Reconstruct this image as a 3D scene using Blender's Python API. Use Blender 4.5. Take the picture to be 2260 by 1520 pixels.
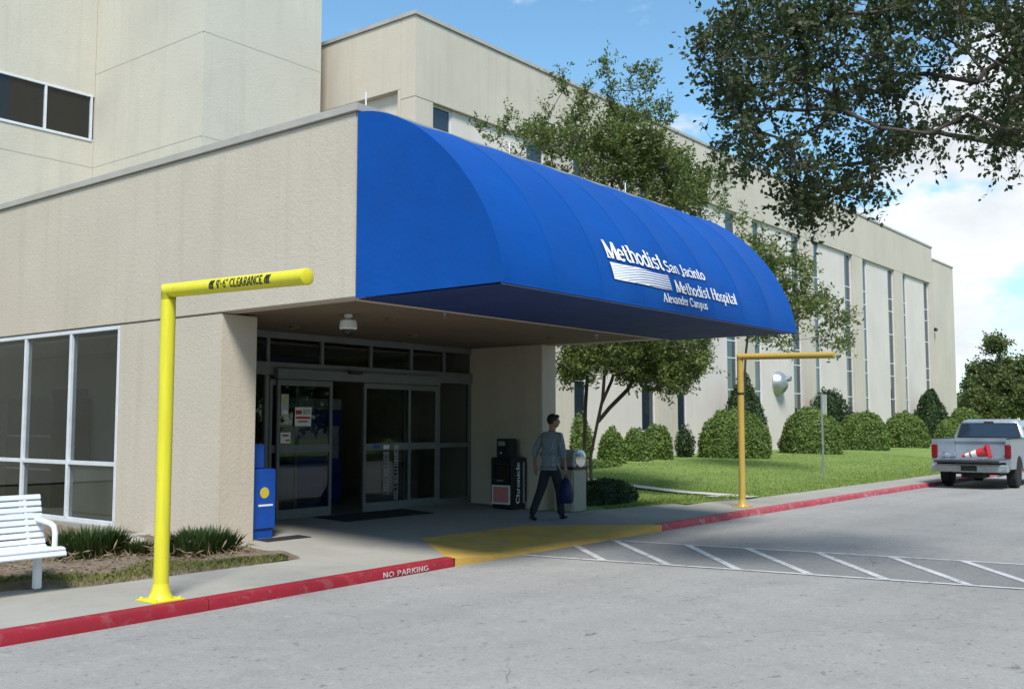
import bpy, bmesh, math, random
import numpy as np
from mathutils import Vector, Matrix
random.seed(7); rng = np.random.default_rng(7)
R = math.radians
for o in list(bpy.data.objects): bpy.data.objects.remove(o)
scn = bpy.context.scene
COL = scn.collection
# ------------------------------------------------------------------ camera
FPX, W0, H0 = 2238.0, 2260.0, 1520.0
YAW, PITCH = R(38.45), math.atan((937.0 - 760.0) / FPX)
CAM = Vector((0, 0, 1.72))
FW = Vector((math.cos(YAW) * math.cos(PITCH), math.sin(YAW) * math.cos(PITCH), math.sin(PITCH)))
RT = Vector((math.sin(YAW), -math.cos(YAW), 0)); UPV = RT.cross(FW)
cd = bpy.data.cameras.new('camera'); cam = bpy.data.objects.new('camera', cd); COL.objects.link(cam)
cam.matrix_world = Matrix(((RT.x, UPV.x, -FW.x, 0), (RT.y, UPV.y, -FW.y, 0), (RT.z, UPV.z, -FW.z, CAM.z), (0, 0, 0, 1)))
cd.sensor_width = 36; cd.lens = 36 * FPX / W0; cd.clip_start = 0.1; cd.clip_end = 6000
scn.camera = cam
def pray(x, y): return FW * FPX + RT * (x - W0 / 2) + UPV * (H0 / 2 - y)
def pix(x, y, depth): return CAM + pray(x, y) * (depth / FPX)
def onz(x, y, z): d = pray(x, y); return CAM + d * ((z - CAM.z) / d.z)
# ------------------------------------------------------------------ sky + sun
SUN_AZ, SUN_EL = R(224), R(54)
SD = Vector((math.cos(SUN_EL) * math.cos(SUN_AZ), math.cos(SUN_EL) * math.sin(SUN_AZ), math.sin(SUN_EL)))
wd = bpy.data.worlds.new('World'); scn.world = wd; wd.use_nodes = True
wt = wd.node_tree; wt.nodes.clear(); WN = wt.nodes.new; WL = wt.links.new
sky = WN('ShaderNodeTexSky'); sky.sky_type = 'NISHITA'; sky.sun_disc = False
sky.sun_elevation = SUN_EL; sky.sun_rotation = math.atan2(SD.x, SD.y); sky.air_density = 1.0; sky.dust_density = 0.3; sky.ozone_density = 1.5
tc = WN('ShaderNodeTexCoord')
def wmath(op, a, b=None, c=None):
    n = WN('ShaderNodeMath'); n.operation = op
    for i, v in enumerate((a, b, c)):
        if v is None: continue
        if isinstance(v, (int, float)): n.inputs[i].default_value = v
        else: WL(v, n.inputs[i])
    return n.outputs[0]
mp = WN('ShaderNodeMapping'); mp.inputs['Scale'].default_value = (1, 1, 1.9); mp.inputs['Location'].default_value = (0.35, 0.1, 0.2)
WL(tc.outputs['Generated'], mp.inputs[0])
nz = WN('ShaderNodeTexNoise'); nz.inputs['Scale'].default_value = 3.2; nz.inputs['Detail'].default_value = 9; nz.inputs['Roughness'].default_value = 0.56
WL(mp.outputs[0], nz.inputs['Vector'])
dt = WN('ShaderNodeVectorMath'); dt.operation = 'DOT_PRODUCT'; WL(tc.outputs['Generated'], dt.inputs[0])
dc = pray(2330, 560).normalized(); dt.inputs[1].default_value = dc
bank = wmath('MULTIPLY', wmath('SMOOTH_MIN', wmath('MAXIMUM', wmath('SUBTRACT', dt.outputs['Value'], 0.90), 0.0), 0.06, 0.02), 3.0)
dens = wmath('ADD', nz.outputs['Fac'], wmath('SUBTRACT', bank, 0.0))
rp = WN('ShaderNodeMapRange'); rp.interpolation_type = 'SMOOTHSTEP'; rp.inputs[1].default_value = 0.635; rp.inputs[2].default_value = 0.715
WL(dens, rp.inputs[0])
nz2 = WN('ShaderNodeTexNoise'); nz2.inputs['Scale'].default_value = 7.0; nz2.inputs['Detail'].default_value = 5; WL(mp.outputs[0], nz2.inputs['Vector'])
cr = WN('ShaderNodeMapRange'); cr.inputs[1].default_value = 0.35; cr.inputs[2].default_value = 0.62; cr.inputs[3].default_value = 0.74; cr.inputs[4].default_value = 1.0
WL(nz2.outputs['Fac'], cr.inputs[0])
cc = WN('ShaderNodeVectorMath'); cc.operation = 'SCALE'; cc.inputs[0].default_value = (8.9, 9.3, 9.8); WL(cr.outputs[0], cc.inputs['Scale'])
mx = WN('ShaderNodeMix'); mx.data_type = 'RGBA'; WL(rp.outputs[0], mx.inputs[0]); 
tn = WN('ShaderNodeVectorMath'); tn.operation = 'MULTIPLY'; tn.inputs[1].default_value = (1.3, 1.72, 1.72); WL(sky.outputs[0], tn.inputs[0]); WL(tn.outputs[0], mx.inputs[6]); WL(cc.outputs[0], mx.inputs[7])
bg = WN('ShaderNodeBackground'); bg.inputs[1].default_value = 0.08; WL(mx.outputs[2], bg.inputs[0])
wo = WN('ShaderNodeOutputWorld'); WL(bg.outputs[0], wo.inputs[0])
sl = bpy.data.lights.new('sun', 'SUN'); sl.energy = 3.4; sl.angle = R(16); sl.color = (1, 0.97, 0.92)
sun = bpy.data.objects.new('sun', sl); COL.objects.link(sun); sun.rotation_euler = SD.to_track_quat('Z', 'Y').to_euler(); sun.location = SD * 60
scn.view_settings.view_transform = 'Standard'; scn.view_settings.look = 'None'; scn.view_settings.gamma = 1
scn.view_settings.exposure = 0.58; scn.view_settings.use_curve_mapping = False
scn.render.resolution_x, scn.render.resolution_y = 1024, 688
scn.render.engine = 'CYCLES'
# ------------------------------------------------------------------ materials
MATS = {}
class NB:
    def __init__(s, name):
        s.m = bpy.data.materials.new(name); s.m.use_nodes = True; s.t = s.m.node_tree; s.N = s.t.nodes; s.L = s.t.links
        s.b = s.N['Principled BSDF']; s.o = s.N['Material Output']; MATS[name] = s.m
    def n(s, typ, **kw):
        q = s.N.new(typ)
        for k, v in kw.items(): setattr(q, k, v)
        return q
    def put(s, sock, v):
        if isinstance(v, bpy.types.NodeSocket): s.L.new(v, sock)
        else:
            if isinstance(v, tuple) and len(v) == 3 and sock.type == 'RGBA': v = (*v, 1)
            sock.default_value = v
    def coord(s, scale=(1, 1, 1), kind='Object'):
        c = s.n('ShaderNodeTexCoord'); m = s.n('ShaderNodeMapping'); m.inputs['Scale'].default_value = scale
        if kind == 'World':
            g = s.n('ShaderNodeNewGeometry'); s.L.new(g.outputs['Position'], m.inputs[0])
        else: s.L.new(c.outputs[kind], m.inputs[0])
        return m.outputs[0]
    def noise(s, vec, scale, detail=4, rough=0.55):
        q = s.n('ShaderNodeTexNoise'); s.L.new(vec, q.inputs['Vector']); q.inputs['Scale'].default_value = scale
        q.inputs['Detail'].default_value = detail; q.inputs['Roughness'].default_value = rough; return q.outputs['Fac']
    def ramp(s, v, a, b, lo=0.0, hi=1.0):
        q = s.n('ShaderNodeMapRange'); s.L.new(v, q.inputs[0])
        for i, x in enumerate((a, b, lo, hi)): q.inputs[i + 1].default_value = x
        return q.outputs[0]
    def mix(s, f, a, b, blend='MIX'):
        q = s.n('ShaderNodeMix', data_type='RGBA', blend_type=blend); s.put(q.inputs[0], f); s.put(q.inputs[6], a); s.put(q.inputs[7], b); return q.outputs[2]
    def math(s, op, a, b):
        q = s.n('ShaderNodeMath', operation=op); s.put(q.inputs[0], a); s.put(q.inputs[1], b); return q.outputs[0]
    def bump(s, h, strength=0.3, dist=0.01, prev=None):
        q = s.n('ShaderNodeBump'); s.L.new(h, q.inputs['Height']); q.inputs['Strength'].default_value = strength; q.inputs['Distance'].default_value = dist
        if prev is not None: s.L.new(prev, q.inputs['Normal'])
        return q.outputs[0]
    def fin(s, col=None, rough=0.7, metal=0.0, normal=None, spec=None):
        if col is not None: s.put(s.b.inputs['Base Color'], col)
        s.put(s.b.inputs['Roughness'], rough); s.put(s.b.inputs['Metallic'], metal)
        if normal is not None: s.L.new(normal, s.b.inputs['Normal'])
        if spec is not None: s.b.inputs['Specular IOR Level'].default_value = spec
        return s.m
def plain(name, col, rough=0.6, metal=0.0, var=0.12, scale=6, bump=0.0, spec=None):
    b = NB(name); v = b.coord(kind='World'); n = b.noise(v, scale, 5)
    c = b.mix(b.ramp(n, 0.3, 0.7), tuple(x * (1 - var) for x in col), tuple(min(1, x * (1 + var)) for x in col))
    return b.fin(c, b.ramp(n, 0.3, 0.7, max(0, rough - 0.07), min(1, rough + 0.07)), metal, b.bump(b.noise(v, scale * 14, 3), bump, 0.004) if bump else None, spec)
def stucco(name, col, coarse=1.0, stain=0.16):
    b = NB(name); v = b.coord(kind='World')
    big = b.noise(v, 0.45, 4); mid = b.noise(v, 3.0, 5); vs = b.coord((2.2, 2.2, 0.12), 'World'); st = b.noise(vs, 1.6, 5, 0.6)
    c = b.mix(b.ramp(big, 0.3, 0.7), tuple(x * 0.93 for x in col), tuple(x * 1.05 for x in col))
    c = b.mix(b.ramp(st, 0.5, 0.78, 0, stain * 2.6), c, tuple(x * 0.62 for x in col))
    c = b.mix(b.ramp(mid, 0.45, 0.75, 0, stain), c, tuple(x * 0.8 for x in col))
    fine = b.noise(v, 62 / coarse, 4, 0.65); c = b.mix(b.ramp(fine, 0.35, 0.6, 0.25 / coarse, 0), c, tuple(x * 0.72 for x in col))
    h = b.bump(fine, 0.6, 0.010 * coarse); h = b.bump(b.noise(v, 20 / coarse, 3), 0.32, 0.014 * coarse, h)
    return b.fin(c, 0.9, 0, h, 0.2)
stucco('stucco', (0.56, 0.485, 0.39), 1.0, 0.13)
stucco('stucco_far', (0.56, 0.49, 0.40), 1.2, 0.13)
stucco('stucco_tower', (0.57, 0.525, 0.44), 1.3, 0.10)
stucco('panel', (0.66, 0.585, 0.52), 1.1, 0.08)
plain('coping', (0.40, 0.37, 0.33), 0.5, 0.0, 0.1, 2)
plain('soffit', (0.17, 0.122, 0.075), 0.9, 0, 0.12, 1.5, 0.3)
plain('alum', (0.17, 0.18, 0.185), 0.5, 0.1, 0.1, 5)
plain('alum_bright', (0.74, 0.76, 0.80), 0.42, 0.3, 0.06, 5)
plain('white_metal', (0.70, 0.72, 0.74), 0.45, 0, 0.05, 5)
plain('bench_white', (0.66, 0.69, 0.72), 0.42, 0, 0.05, 4, 0.05)
plain('black_paint', (0.012, 0.013, 0.017), 0.35, 0, 0.3, 6)
plain('dark_plastic', (0.02, 0.02, 0.022), 0.5, 0, 0.3, 6)
plain('rubber', (0.016, 0.016, 0.017), 0.85, 0, 0.3, 9, 0.3)
plain('mat_and_shadow', (0.014, 0.014, 0.015), 0.9, 0, 0.3, 30, 0.4)
plain('blue_paint', (0.008, 0.07, 0.36), 0.35, 0, 0.15, 4)
plain('blue_machine', (0.01, 0.035, 0.24), 0.3, 0, 0.15, 4)
plain('blue_bag', (0.005, 0.012, 0.07), 0.5, 0, 0.35, 14)
plain('beige_plastic', (0.40, 0.36, 0.28), 0.6, 0, 0.1, 5, 0.15)
plain('chrome', (0.75, 0.76, 0.78), 0.22, 0.95, 0.06, 5)
plain('vent_metal', (0.45, 0.46, 0.47), 0.38, 0.75, 0.1, 3)
plain('awning_shaded', (0.001, 0.022, 0.125), 0.7, 0, 0.15, 3)  # awning blue darkened: the shade under the awning is put into the colour
plain('galv', (0.42, 0.44, 0.45), 0.45, 0.7, 0.2, 14)
plain('sign_white', (0.78, 0.78, 0.75), 0.5, 0, 0.06, 6)
plain('letter_white', (0.80, 0.81, 0.83), 0.6, 0, 0.03, 6)
plain('letter_black', (0.012, 0.012, 0.012), 0.5, 0, 0.1, 6)
plain('letter_red', (0.55, 0.03, 0.03), 0.5, 0, 0.1, 6)
plain('pink_card', (0.62, 0.22, 0.22), 0.6, 0, 0.2, 25)
plain('logo_yellow', (0.65, 0.5, 0.05), 0.5, 0, 0.1, 6)
plain('bark', (0.075, 0.058, 0.045), 0.9, 0, 0.4, 12, 0.8)
plain('bark_pale', (0.12, 0.10, 0.085), 0.85, 0, 0.4, 12, 0.6)
plain('skin', (0.30, 0.17, 0.11), 0.55, 0, 0.1, 10)
plain('hair', (0.012, 0.010, 0.009), 0.6, 0, 0.4, 60, 0.5)
plain('trousers', (0.012, 0.014, 0.022), 0.85, 0, 0.3, 12, 0.3)
plain('shoe', (0.01, 0.01, 0.011), 0.45, 0, 0.2, 12)
plain('lobby_wall', (0.36, 0.32, 0.26), 0.85, 0, 0.1, 2)
plain('lobby_floor', (0.30, 0.28, 0.25), 0.35, 0, 0.2, 2)
plain('cone_red', (0.55, 0.035, 0.045), 0.5, 0, 0.15, 8)
plain('lens_red', (0.16, 0.006, 0.010), 0.25, 0, 0.2, 20)
plain('roof_gravel', (0.30, 0.28, 0.26), 0.95, 0, 0.2, 5, 0.4)
plain('mulch', (0.16, 0.12, 0.085), 0.95, 0, 0.4, 9, 1.0)
def yellow(name, col, wear):
    b = NB(name); v = b.coord(kind='World'); n = b.noise(v, 9, 6, 0.65); s = b.noise(b.coord((6, 6, 0.7), 'World'), 3, 5)
    c = b.mix(b.ramp(s, 0.35, 0.7), tuple(x * 0.9 for x in col), col)
    c = b.mix(b.ramp(n, 0.62, 0.72, 0, wear), c, (0.22, 0.15, 0.07))
    return b.fin(c, b.ramp(n, 0.3, 0.7, 0.3, 0.5), 0, b.bump(b.noise(v, 60, 3), 0.08, 0.003))
yellow('yellow_bright', (0.70, 0.63, 0.03), 0.35)
yellow('yellow_ochre', (0.50, 0.34, 0.075), 0.6)
def awning_mat():
    b = NB('awning_blue'); v = b.coord(kind='World'); n = b.noise(v, 1.3, 4); f = b.noise(b.coord((900, 900, 900), 'World'), 1, 1)
    c = b.mix(b.ramp(n, 0.3, 0.7), (0.0008, 0.060, 0.285), (0.001, 0.070, 0.335))
    wr = b.noise(b.coord((1.2, 3.5, 3.5), 'World'), 1.6, 4, 0.6); dirt = b.noise(b.coord((5, 1, 0.5), 'World'), 1.3, 5)
    c = b.mix(b.ramp(dirt, 0.52, 0.75, 0, 0.12), c, (0.012, 0.05, 0.17))
    return b.fin(c, 0.55, 0, b.bump(f, 0.08, 0.001, b.bump(wr, 0.16, 0.04)), 0.18)
awning_mat()
def asphalt(name, lo, hi, patch=True):
    b = NB(name); v = b.coord(kind='World')
    big = b.noise(v, 0.22, 5, 0.6); mid = b.noise(v, 1.7, 6, 0.62); agg = b.noise(v, 38, 5, 0.8); lane = b.noise(b.coord((0.10, 0.9, 1), 'World'), 1.0, 4)
    c = b.mix(b.ramp(big, 0.3, 0.7), lo, hi)
    c = b.mix(b.ramp(lane, 0.45, 0.7, 0, 0.35), c, tuple(x * 0.78 for x in lo))
    c = b.mix(b.ramp(mid, 0.5, 0.72, 0, 0.35), c, tuple(x * 0.75 for x in lo))
    c = b.mix(b.ramp(agg, 0.44, 0.33, 0, 0.75), c, tuple(x * 0.42 for x in lo))
    c = b.mix(b.ramp(agg, 0.56, 0.68, 0, 0.5), c, tuple(min(1, x * 1.5) for x in hi))
    spot = b.noise(b.coord((1, 1.7, 1), 'World'), 2.1, 5, 0.62)
    c = b.mix(b.ramp(spot, 0.665, 0.74, 0, 0.85), c, (0.05, 0.048, 0.045))
    fleck = b.noise(v, 13, 3, 0.6); c = b.mix(b.ramp(fleck, 0.63, 0.70, 0, 0.6), c, tuple(x * 0.4 for x in lo))
    pale = b.noise(v, 7, 4, 0.7); c = b.mix(b.ramp(pale, 0.58, 0.72, 0, 0.35), c, tuple(min(1, x * 1.3) for x in hi))
    vo = b.n('ShaderNodeTexVoronoi', feature='DISTANCE_TO_EDGE'); wv = b.n('ShaderNodeVectorMath', operation='ADD')
    nn = b.n('ShaderNodeTexNoise'); b.L.new(v, nn.inputs['Vector']); nn.inputs['Scale'].default_value = 0.9
    b.L.new(v, wv.inputs[0]); b.L.new(nn.outputs['Color'], wv.inputs[1]); b.L.new(wv.outputs[0], vo.inputs['Vector']); vo.inputs['Scale'].default_value = 0.16
    crack = b.math('MULTIPLY', b.ramp(vo.outputs['Distance'], 0.0, 0.0016, 1, 0), b.ramp(mid, 0.42, 0.58))
    c = b.mix(b.math('MULTIPLY', crack, 0.6), c, tuple(x * 0.35 for x in lo))
    return b.fin(c, 0.92, 0, b.bump(agg, 0.55, 0.006), 0.25)
asphalt('asphalt', (0.262, 0.252, 0.235), (0.33, 0.318, 0.298))
asphalt('asphalt_dark', (0.20, 0.197, 0.19), (0.25, 0.245, 0.235))
def concrete(name, col, wear=0.3):
    b = NB(name); v = b.coord(kind='World'); big = b.noise(v, 0.6, 5, 0.6); mid = b.noise(v, 4, 6, 0.65); fine = b.noise(v, 70, 3, 0.7)
    c = b.mix(b.ramp(big, 0.3, 0.7), tuple(x * 0.86 for x in col), tuple(x * 1.08 for x in col))
    c = b.mix(b.ramp(mid, 0.5, 0.75, 0, wear), c, tuple(x * 0.6 for x in col))
    c = b.mix(b.ramp(fine, 0.42, 0.3, 0, 0.4), c, tuple(x * 0.5 for x in col))
    return b.fin(c, 0.9, 0, b.bump(fine, 0.35, 0.004), 0.25)
concrete('concrete', (0.33, 0.31, 0.27))
concrete('concrete_pale', (0.52, 0.50, 0.46), 0.15)
def worn_paint(name, col, under, wear, scale=7):
    b = NB(name); v = b.coord(kind='World'); n = b.noise(v, scale, 7, 0.68); big = b.noise(v, 0.9, 3)
    w = b.math('MULTIPLY', b.ramp(n, 0.54, 0.62), b.ramp(big, 0.35, 0.6, wear * 0.4, wear))
    c = b.mix(b.ramp(b.noise(v, 2.5, 5), 0.3, 0.7), tuple(x * 0.82 for x in col), tuple(x * 1.1 for x in col))
    c = b.mix(w, c, under); fine = b.noise(v, 70, 3, 0.7)
    c = b.mix(b.ramp(fine, 0.42, 0.32, 0, 0.35), c, tuple(x * 0.5 for x in col))
    return b.fin(c, 0.75, 0, b.bump(fine, 0.3, 0.004), 0.3)
worn_paint('kerb_red', (0.27, 0.014, 0.026), (0.30, 0.17, 0.16), 0.3)
worn_paint('kerb_red_faded', (0.40, 0.07, 0.09), (0.38, 0.30, 0.28), 0.75)
worn_paint('ramp_yellow', (0.62, 0.38, 0.085), (0.40, 0.33, 0.23), 0.55, 4)
worn_paint('road_white', (0.54, 0.54, 0.53), (0.27, 0.26, 0.245), 1.3, 11)
worn_paint('stencil_white', (0.52, 0.44, 0.44), (0.27, 0.02, 0.03), 1.2, 34)
def foliage(name, a, bcol, trans=0.25, rough=0.55):
    b = NB(name); at = b.n('ShaderNodeAttribute'); at.attribute_name = 'tint'; v = b.coord(kind='World')
    n = b.noise(v, 1.4, 3); f = b.math('ADD', b.math('MULTIPLY', at.outputs['Fac'], 0.65), b.ramp(n, 0.3, 0.7, 0, 0.35))
    c = b.mix(f, a, bcol); b.fin(c, rough, 0, None, 0.35)
    tr = b.n('ShaderNodeBsdfTranslucent'); b.L.new(b.mix(1.0, c, (1.15, 1.25, 0.5), 'MULTIPLY'), tr.inputs[0])
    ms = b.n('ShaderNodeMixShader'); ms.inputs[0].default_value = trans; b.L.new(b.b.outputs[0], ms.inputs[1]); b.L.new(tr.outputs[0], ms.inputs[2]); b.L.new(ms.outputs[0], b.o.inputs[0])
foliage('leaf_oak', (0.022, 0.036, 0.015), (0.085, 0.11, 0.04), 0.3)
foliage('leaf_myrtle', (0.028, 0.052, 0.014), (0.20, 0.25, 0.06), 0.3)
foliage('leaf_clipped', (0.060, 0.105, 0.020), (0.19, 0.26, 0.06), 0.2)
foliage('leaf_dark', (0.018, 0.040, 0.012), (0.05, 0.085, 0.024), 0.15)
foliage('leaf_far', (0.05, 0.075, 0.022), (0.17, 0.195, 0.06), 0.3)
foliage('leaf_tuft', (0.02, 0.045, 0.012), (0.06, 0.10, 0.025), 0.2)
foliage('leaf_dead', (0.16, 0.11, 0.06), (0.34, 0.26, 0.16), 0.15, 0.9)
foliage('grass', (0.14, 0.21, 0.045), (0.31, 0.39, 0.11), 0.25, 0.7)
foliage('grass_dry', (0.10, 0.13, 0.03), (0.30, 0.27, 0.10), 0.2, 0.8)
def lawn_mat():
    b = NB('lawn'); v = b.coord(kind='World'); n = b.noise(v, 0.5, 5); s = b.noise(b.coord((0.15, 1.6, 1), 'World'), 1.2, 4); f = b.noise(v, 45, 4, 0.7)
    c = b.mix(b.ramp(n, 0.3, 0.7), (0.20, 0.28, 0.07), (0.27, 0.35, 0.105))
    c = b.mix(b.ramp(s, 0.4, 0.7, 0, 0.5), c, (0.17, 0.245, 0.06)); c = b.mix(b.ramp(f, 0.55, 0.3, 0, 0.7), c, (0.085, 0.13, 0.03))
    return b.fin(c, 0.9, 0, b.bump(f, 1.0, 0.04), 0.1)
lawn_mat()
def ground_mat():
    b = NB('ground_far'); v = b.coord(kind='World'); n = b.noise(v, 0.05, 6)
    return b.fin(b.mix(b.ramp(n, 0.35, 0.65), (0.10, 0.12, 0.05), (0.18, 0.17, 0.11)), 0.95)
ground_mat()
def glass(name, tint, ref=1.0, rough=0.02):
    b = NB(name); tr = b.n('ShaderNodeBsdfTransparent'); tr.inputs[0].default_value = (*tint, 1); gl = b.n('ShaderNodeBsdfGlossy'); gl.inputs['Roughness'].default_value = rough
    v = b.coord(kind='World'); b.L.new(b.bump(b.noise(v, 0.9, 2), 0.03, 0.02), gl.inputs['Normal'])
    ge = b.n('ShaderNodeNewGeometry'); dp = b.n('ShaderNodeVectorMath', operation='DOT_PRODUCT'); b.L.new(ge.outputs['Incoming'], dp.inputs[0]); b.L.new(ge.outputs['Normal'], dp.inputs[1])
    sch = b.math('ADD', b.math('MULTIPLY', b.math('POWER', b.math('SUBTRACT', 1.0, b.math('ABSOLUTE', dp.outputs['Value'], 0.0)), 5.0), 0.95), 0.045); ms = b.n('ShaderNodeMixShader')
    b.L.new(b.math('MULTIPLY', sch, 1.0 * ref), ms.inputs[0]); b.L.new(tr.outputs[0], ms.inputs[1]); b.L.new(gl.outputs[0], ms.inputs[2]); b.L.new(ms.outputs[0], b.o.inputs[0])
glass('glass', (0.70, 0.73, 0.73)); glass('glass_tint', (0.22, 0.25, 0.27), 1.7)
def dark_glass(name, col, spec):
    b = NB(name); v = b.coord(kind='World'); b.fin(col, 0.04, 0, b.bump(b.noise(v, 0.7, 2), 0.04, 0.03), spec)
dark_glass('glass_dark', (0.018, 0.026, 0.040), 0.9); dark_glass('glass_brown', (0.02, 0.018, 0.015), 0.5)
def truck_paint():
    b = NB('truck_silver'); v = b.coord(kind='Object'); n = b.noise(v, 3, 4); fl = b.noise(v, 900, 1)
    b.fin(b.mix(b.ramp(n, 0.3, 0.7), (0.31, 0.345, 0.39), (0.37, 0.41, 0.455)), b.ramp(n, 0.3, 0.7, 0.28, 0.4), 0.55); b.b.inputs['Coat Weight'].default_value = 0.5
truck_paint()
def plaid():
    b = NB('plaid'); g = b.coord((1, 1, 1), 'Object'); sx = b.n('ShaderNodeSeparateXYZ'); b.L.new(g, sx.inputs[0])
    def band(o, per, w):
        return b.math('LESS_THAN', b.math('FRACT', b.math('MULTIPLY', o, 1 / per), 0.0), w)
    lat = b.math('ADD', sx.outputs[0], sx.outputs[1])
    f = b.math('ADD', band(sx.outputs[2], 0.036, 0.35), band(lat, 0.036, 0.35)); c = b.mix(b.math('MULTIPLY', f, 0.5), (0.12, 0.155, 0.20), (0.27, 0.31, 0.345))
    return b.fin(c, 0.85)
plaid()
# ------------------------------------------------------------------ mesh helpers
def tag(o, label=None, cat=None, group=None, kind=None):
    if label: o['label'] = label
    if cat: o['category'] = cat
    if group: o['group'] = group
    if kind: o['kind'] = kind
    return o
ORG = {}
def thing(name, label, cat, loc=(0, 0, 0), group=None, rz=0.0):
    o = bpy.data.objects.new(name, None); o.empty_display_size = 0.2; COL.objects.link(o); o.location = loc; o.rotation_euler = (0, 0, rz)
    return tag(o, label, cat, group)
def wloc(p, local):
    if p is None or local: return Vector((0, 0, 0))
    v = Vector((0, 0, 0)); q = p
    while q is not None: v = v + Vector(q.location); q = q.parent
    return v
class MB:
    def __init__(s): s.v = []; s.f = []
    def box(s, x0, x1, y0, y1, z0, z1):
        i = len(s.v); s.v += [(x, y, z) for z in (z0, z1) for y in (y0, y1) for x in (x0, x1)]
        s.f += [tuple(i + k for k in q) for q in ((0, 2, 3, 1), (4, 5, 7, 6), (0, 1, 5, 4), (2, 6, 7, 3), (0, 4, 6, 2), (1, 3, 7, 5))]; return s
    def poly(s, pts):
        i = len(s.v); s.v += [tuple(p) for p in pts]; s.f.append(tuple(range(i, i + len(pts)))); return s
    def prism(s, pts, d):
        i = len(s.v); n = len(pts); d = Vector(d); s.v += [tuple(p) for p in pts] + [tuple(Vector(p) + d) for p in pts]
        s.f.append(tuple(range(i + n - 1, i - 1, -1))); s.f.append(tuple(range(i + n, i + 2 * n)))
        for k in range(n): s.f.append((i + k, i + (k + 1) % n, i + n + (k + 1) % n, i + n + k))
        return s
    def loft(s, rings, cap=True, closed=True):
        i = len(s.v); n = len(rings[0])
        for r in rings: s.v += [tuple(p) for p in r]
        for a in range(len(rings) - 1):
            for k in range(n if closed else n - 1):
                k2 = (k + 1) % n; s.f.append((i + a * n + k, i + a * n + k2, i + (a + 1) * n + k2, i + (a + 1) * n + k))
        if cap: s.f.append(tuple(range(i + n - 1, i - 1, -1))); s.f.append(tuple(range(i + (len(rings) - 1) * n, i + len(rings) * n)))
        return s
    def tube(s, path, r, n=10, cap=True):
        P = [Vector(p) for p in path]; rr = r if isinstance(r, (list, tuple)) else [r] * len(P); rings = []; prev = None
        for k, p in enumerate(P):
            t = (P[min(k + 1, len(P) - 1)] - P[max(k - 1, 0)]).normalized()
            if prev is None: u = t.orthogonal().normalized()
            else: u = (prev - t * prev.dot(t)); u = u.normalized() if u.length > 1e-6 else t.orthogonal().normalized()
            prev = u; w = t.cross(u); rings.append([p + (u * math.cos(2 * math.pi * j / n) + w * math.sin(2 * math.pi * j / n)) * rr[k] for j in range(n)])
        return s.loft(rings, cap)
    def lathe(s, prof, c=(0, 0, 0), n=24, axis='Z'):
        rings = []
        for r, h in prof:
            ring = []
            for j in range(n):
                a = 2 * math.pi * j / n; p = (r * math.cos(a), r * math.sin(a), h)
                if axis == 'Y': p = (p[0], p[2], -p[1])
                if axis == 'X': p = (p[2], p[0], p[1])
                ring.append((p[0] + c[0], p[1] + c[1], p[2] + c[2]))
            rings.append(ring)
        return s.loft(rings, True)
    def build(s, name, mat, parent=None, bevel=0.0, smooth=False, local=False, seg=2):
        off = wloc(parent, local); me = bpy.data.meshes.new(name)
        me.from_pydata([tuple(Vector(p) - off) for p in s.v], [], s.f); me.materials.append(MATS[mat])
        bm = bmesh.new(); bm.from_mesh(me); bmesh.ops.recalc_face_normals(bm, faces=bm.faces)
        if bevel:
            es = [e for e in bm.edges if len(e.link_faces) == 2 and e.calc_face_angle(0) > 0.5]
            bmesh.ops.bevel(bm, geom=es, offset=bevel, segments=seg, affect='EDGES', clamp_overlap=True)
        if smooth:
            for f in bm.faces: f.smooth = True
            for e in bm.edges:
                if len(e.link_faces) == 2 and e.calc_face_angle(0) > R(38): e.smooth = False
        bm.to_mesh(me); bm.free()
        o = bpy.data.objects.new(name, me); COL.objects.link(o); o.parent = parent
        return o
def npmesh(name, V, F4, mat, parent=None, tint=None, local=False, loc=None):
    V = np.asarray(V, np.float32).reshape(-1, 3); F4 = np.asarray(F4, np.int32); off = np.array(wloc(parent, local), np.float32); V = V - off
    k = F4.shape[1]; me = bpy.data.meshes.new(name); me.vertices.add(len(V)); me.vertices.foreach_set('co', V.ravel())
    me.loops.add(F4.size); me.loops.foreach_set('vertex_index', F4.ravel()); me.polygons.add(len(F4))
    me.polygons.foreach_set('loop_start', np.arange(0, F4.size, k, dtype=np.int32)); me.polygons.foreach_set('loop_total', np.full(len(F4), k, np.int32))
    if tint is not None:
        a = me.attributes.new('tint', 'FLOAT', 'FACE'); a.data.foreach_set('value', np.asarray(tint, np.float32))
    me.update(calc_edges=True); me.materials.append(MATS[mat]); o = bpy.data.objects.new(name, me); COL.objects.link(o); o.parent = parent
    return o
def unit(a): return a / np.maximum(np.linalg.norm(a, axis=-1, keepdims=True), 1e-9)
def leaf_quads(P, size, aspect=0.5, normal=None, nmix=0.0, sdir=None, smix=0.0):
    n = len(P); d = unit(rng.normal(size=(n, 3)))
    if sdir is not None: d = unit(d * (1 - smix) + sdir * smix)
    q = unit(rng.normal(size=(n, 3)))
    if normal is not None:
        nn = unit(q * (1 - nmix) + normal * nmix); u = np.cross(nn, d); u = unit(u); d = unit(np.cross(u, nn))
    else: u = unit(np.cross(d, q))
    w = np.cross(d, u); L = (size * rng.uniform(0.7, 1.3, n))[:, None]
    V = np.stack([P, P + d * L * 0.5 + u * L * aspect * 0.5 + w * L * 0.08, P + d * L, P + d * L * 0.5 - u * L * aspect * 0.5 + w * L * 0.08], 1)
    return V.reshape(-1, 3), np.arange(4 * n).reshape(n, 4)
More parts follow.
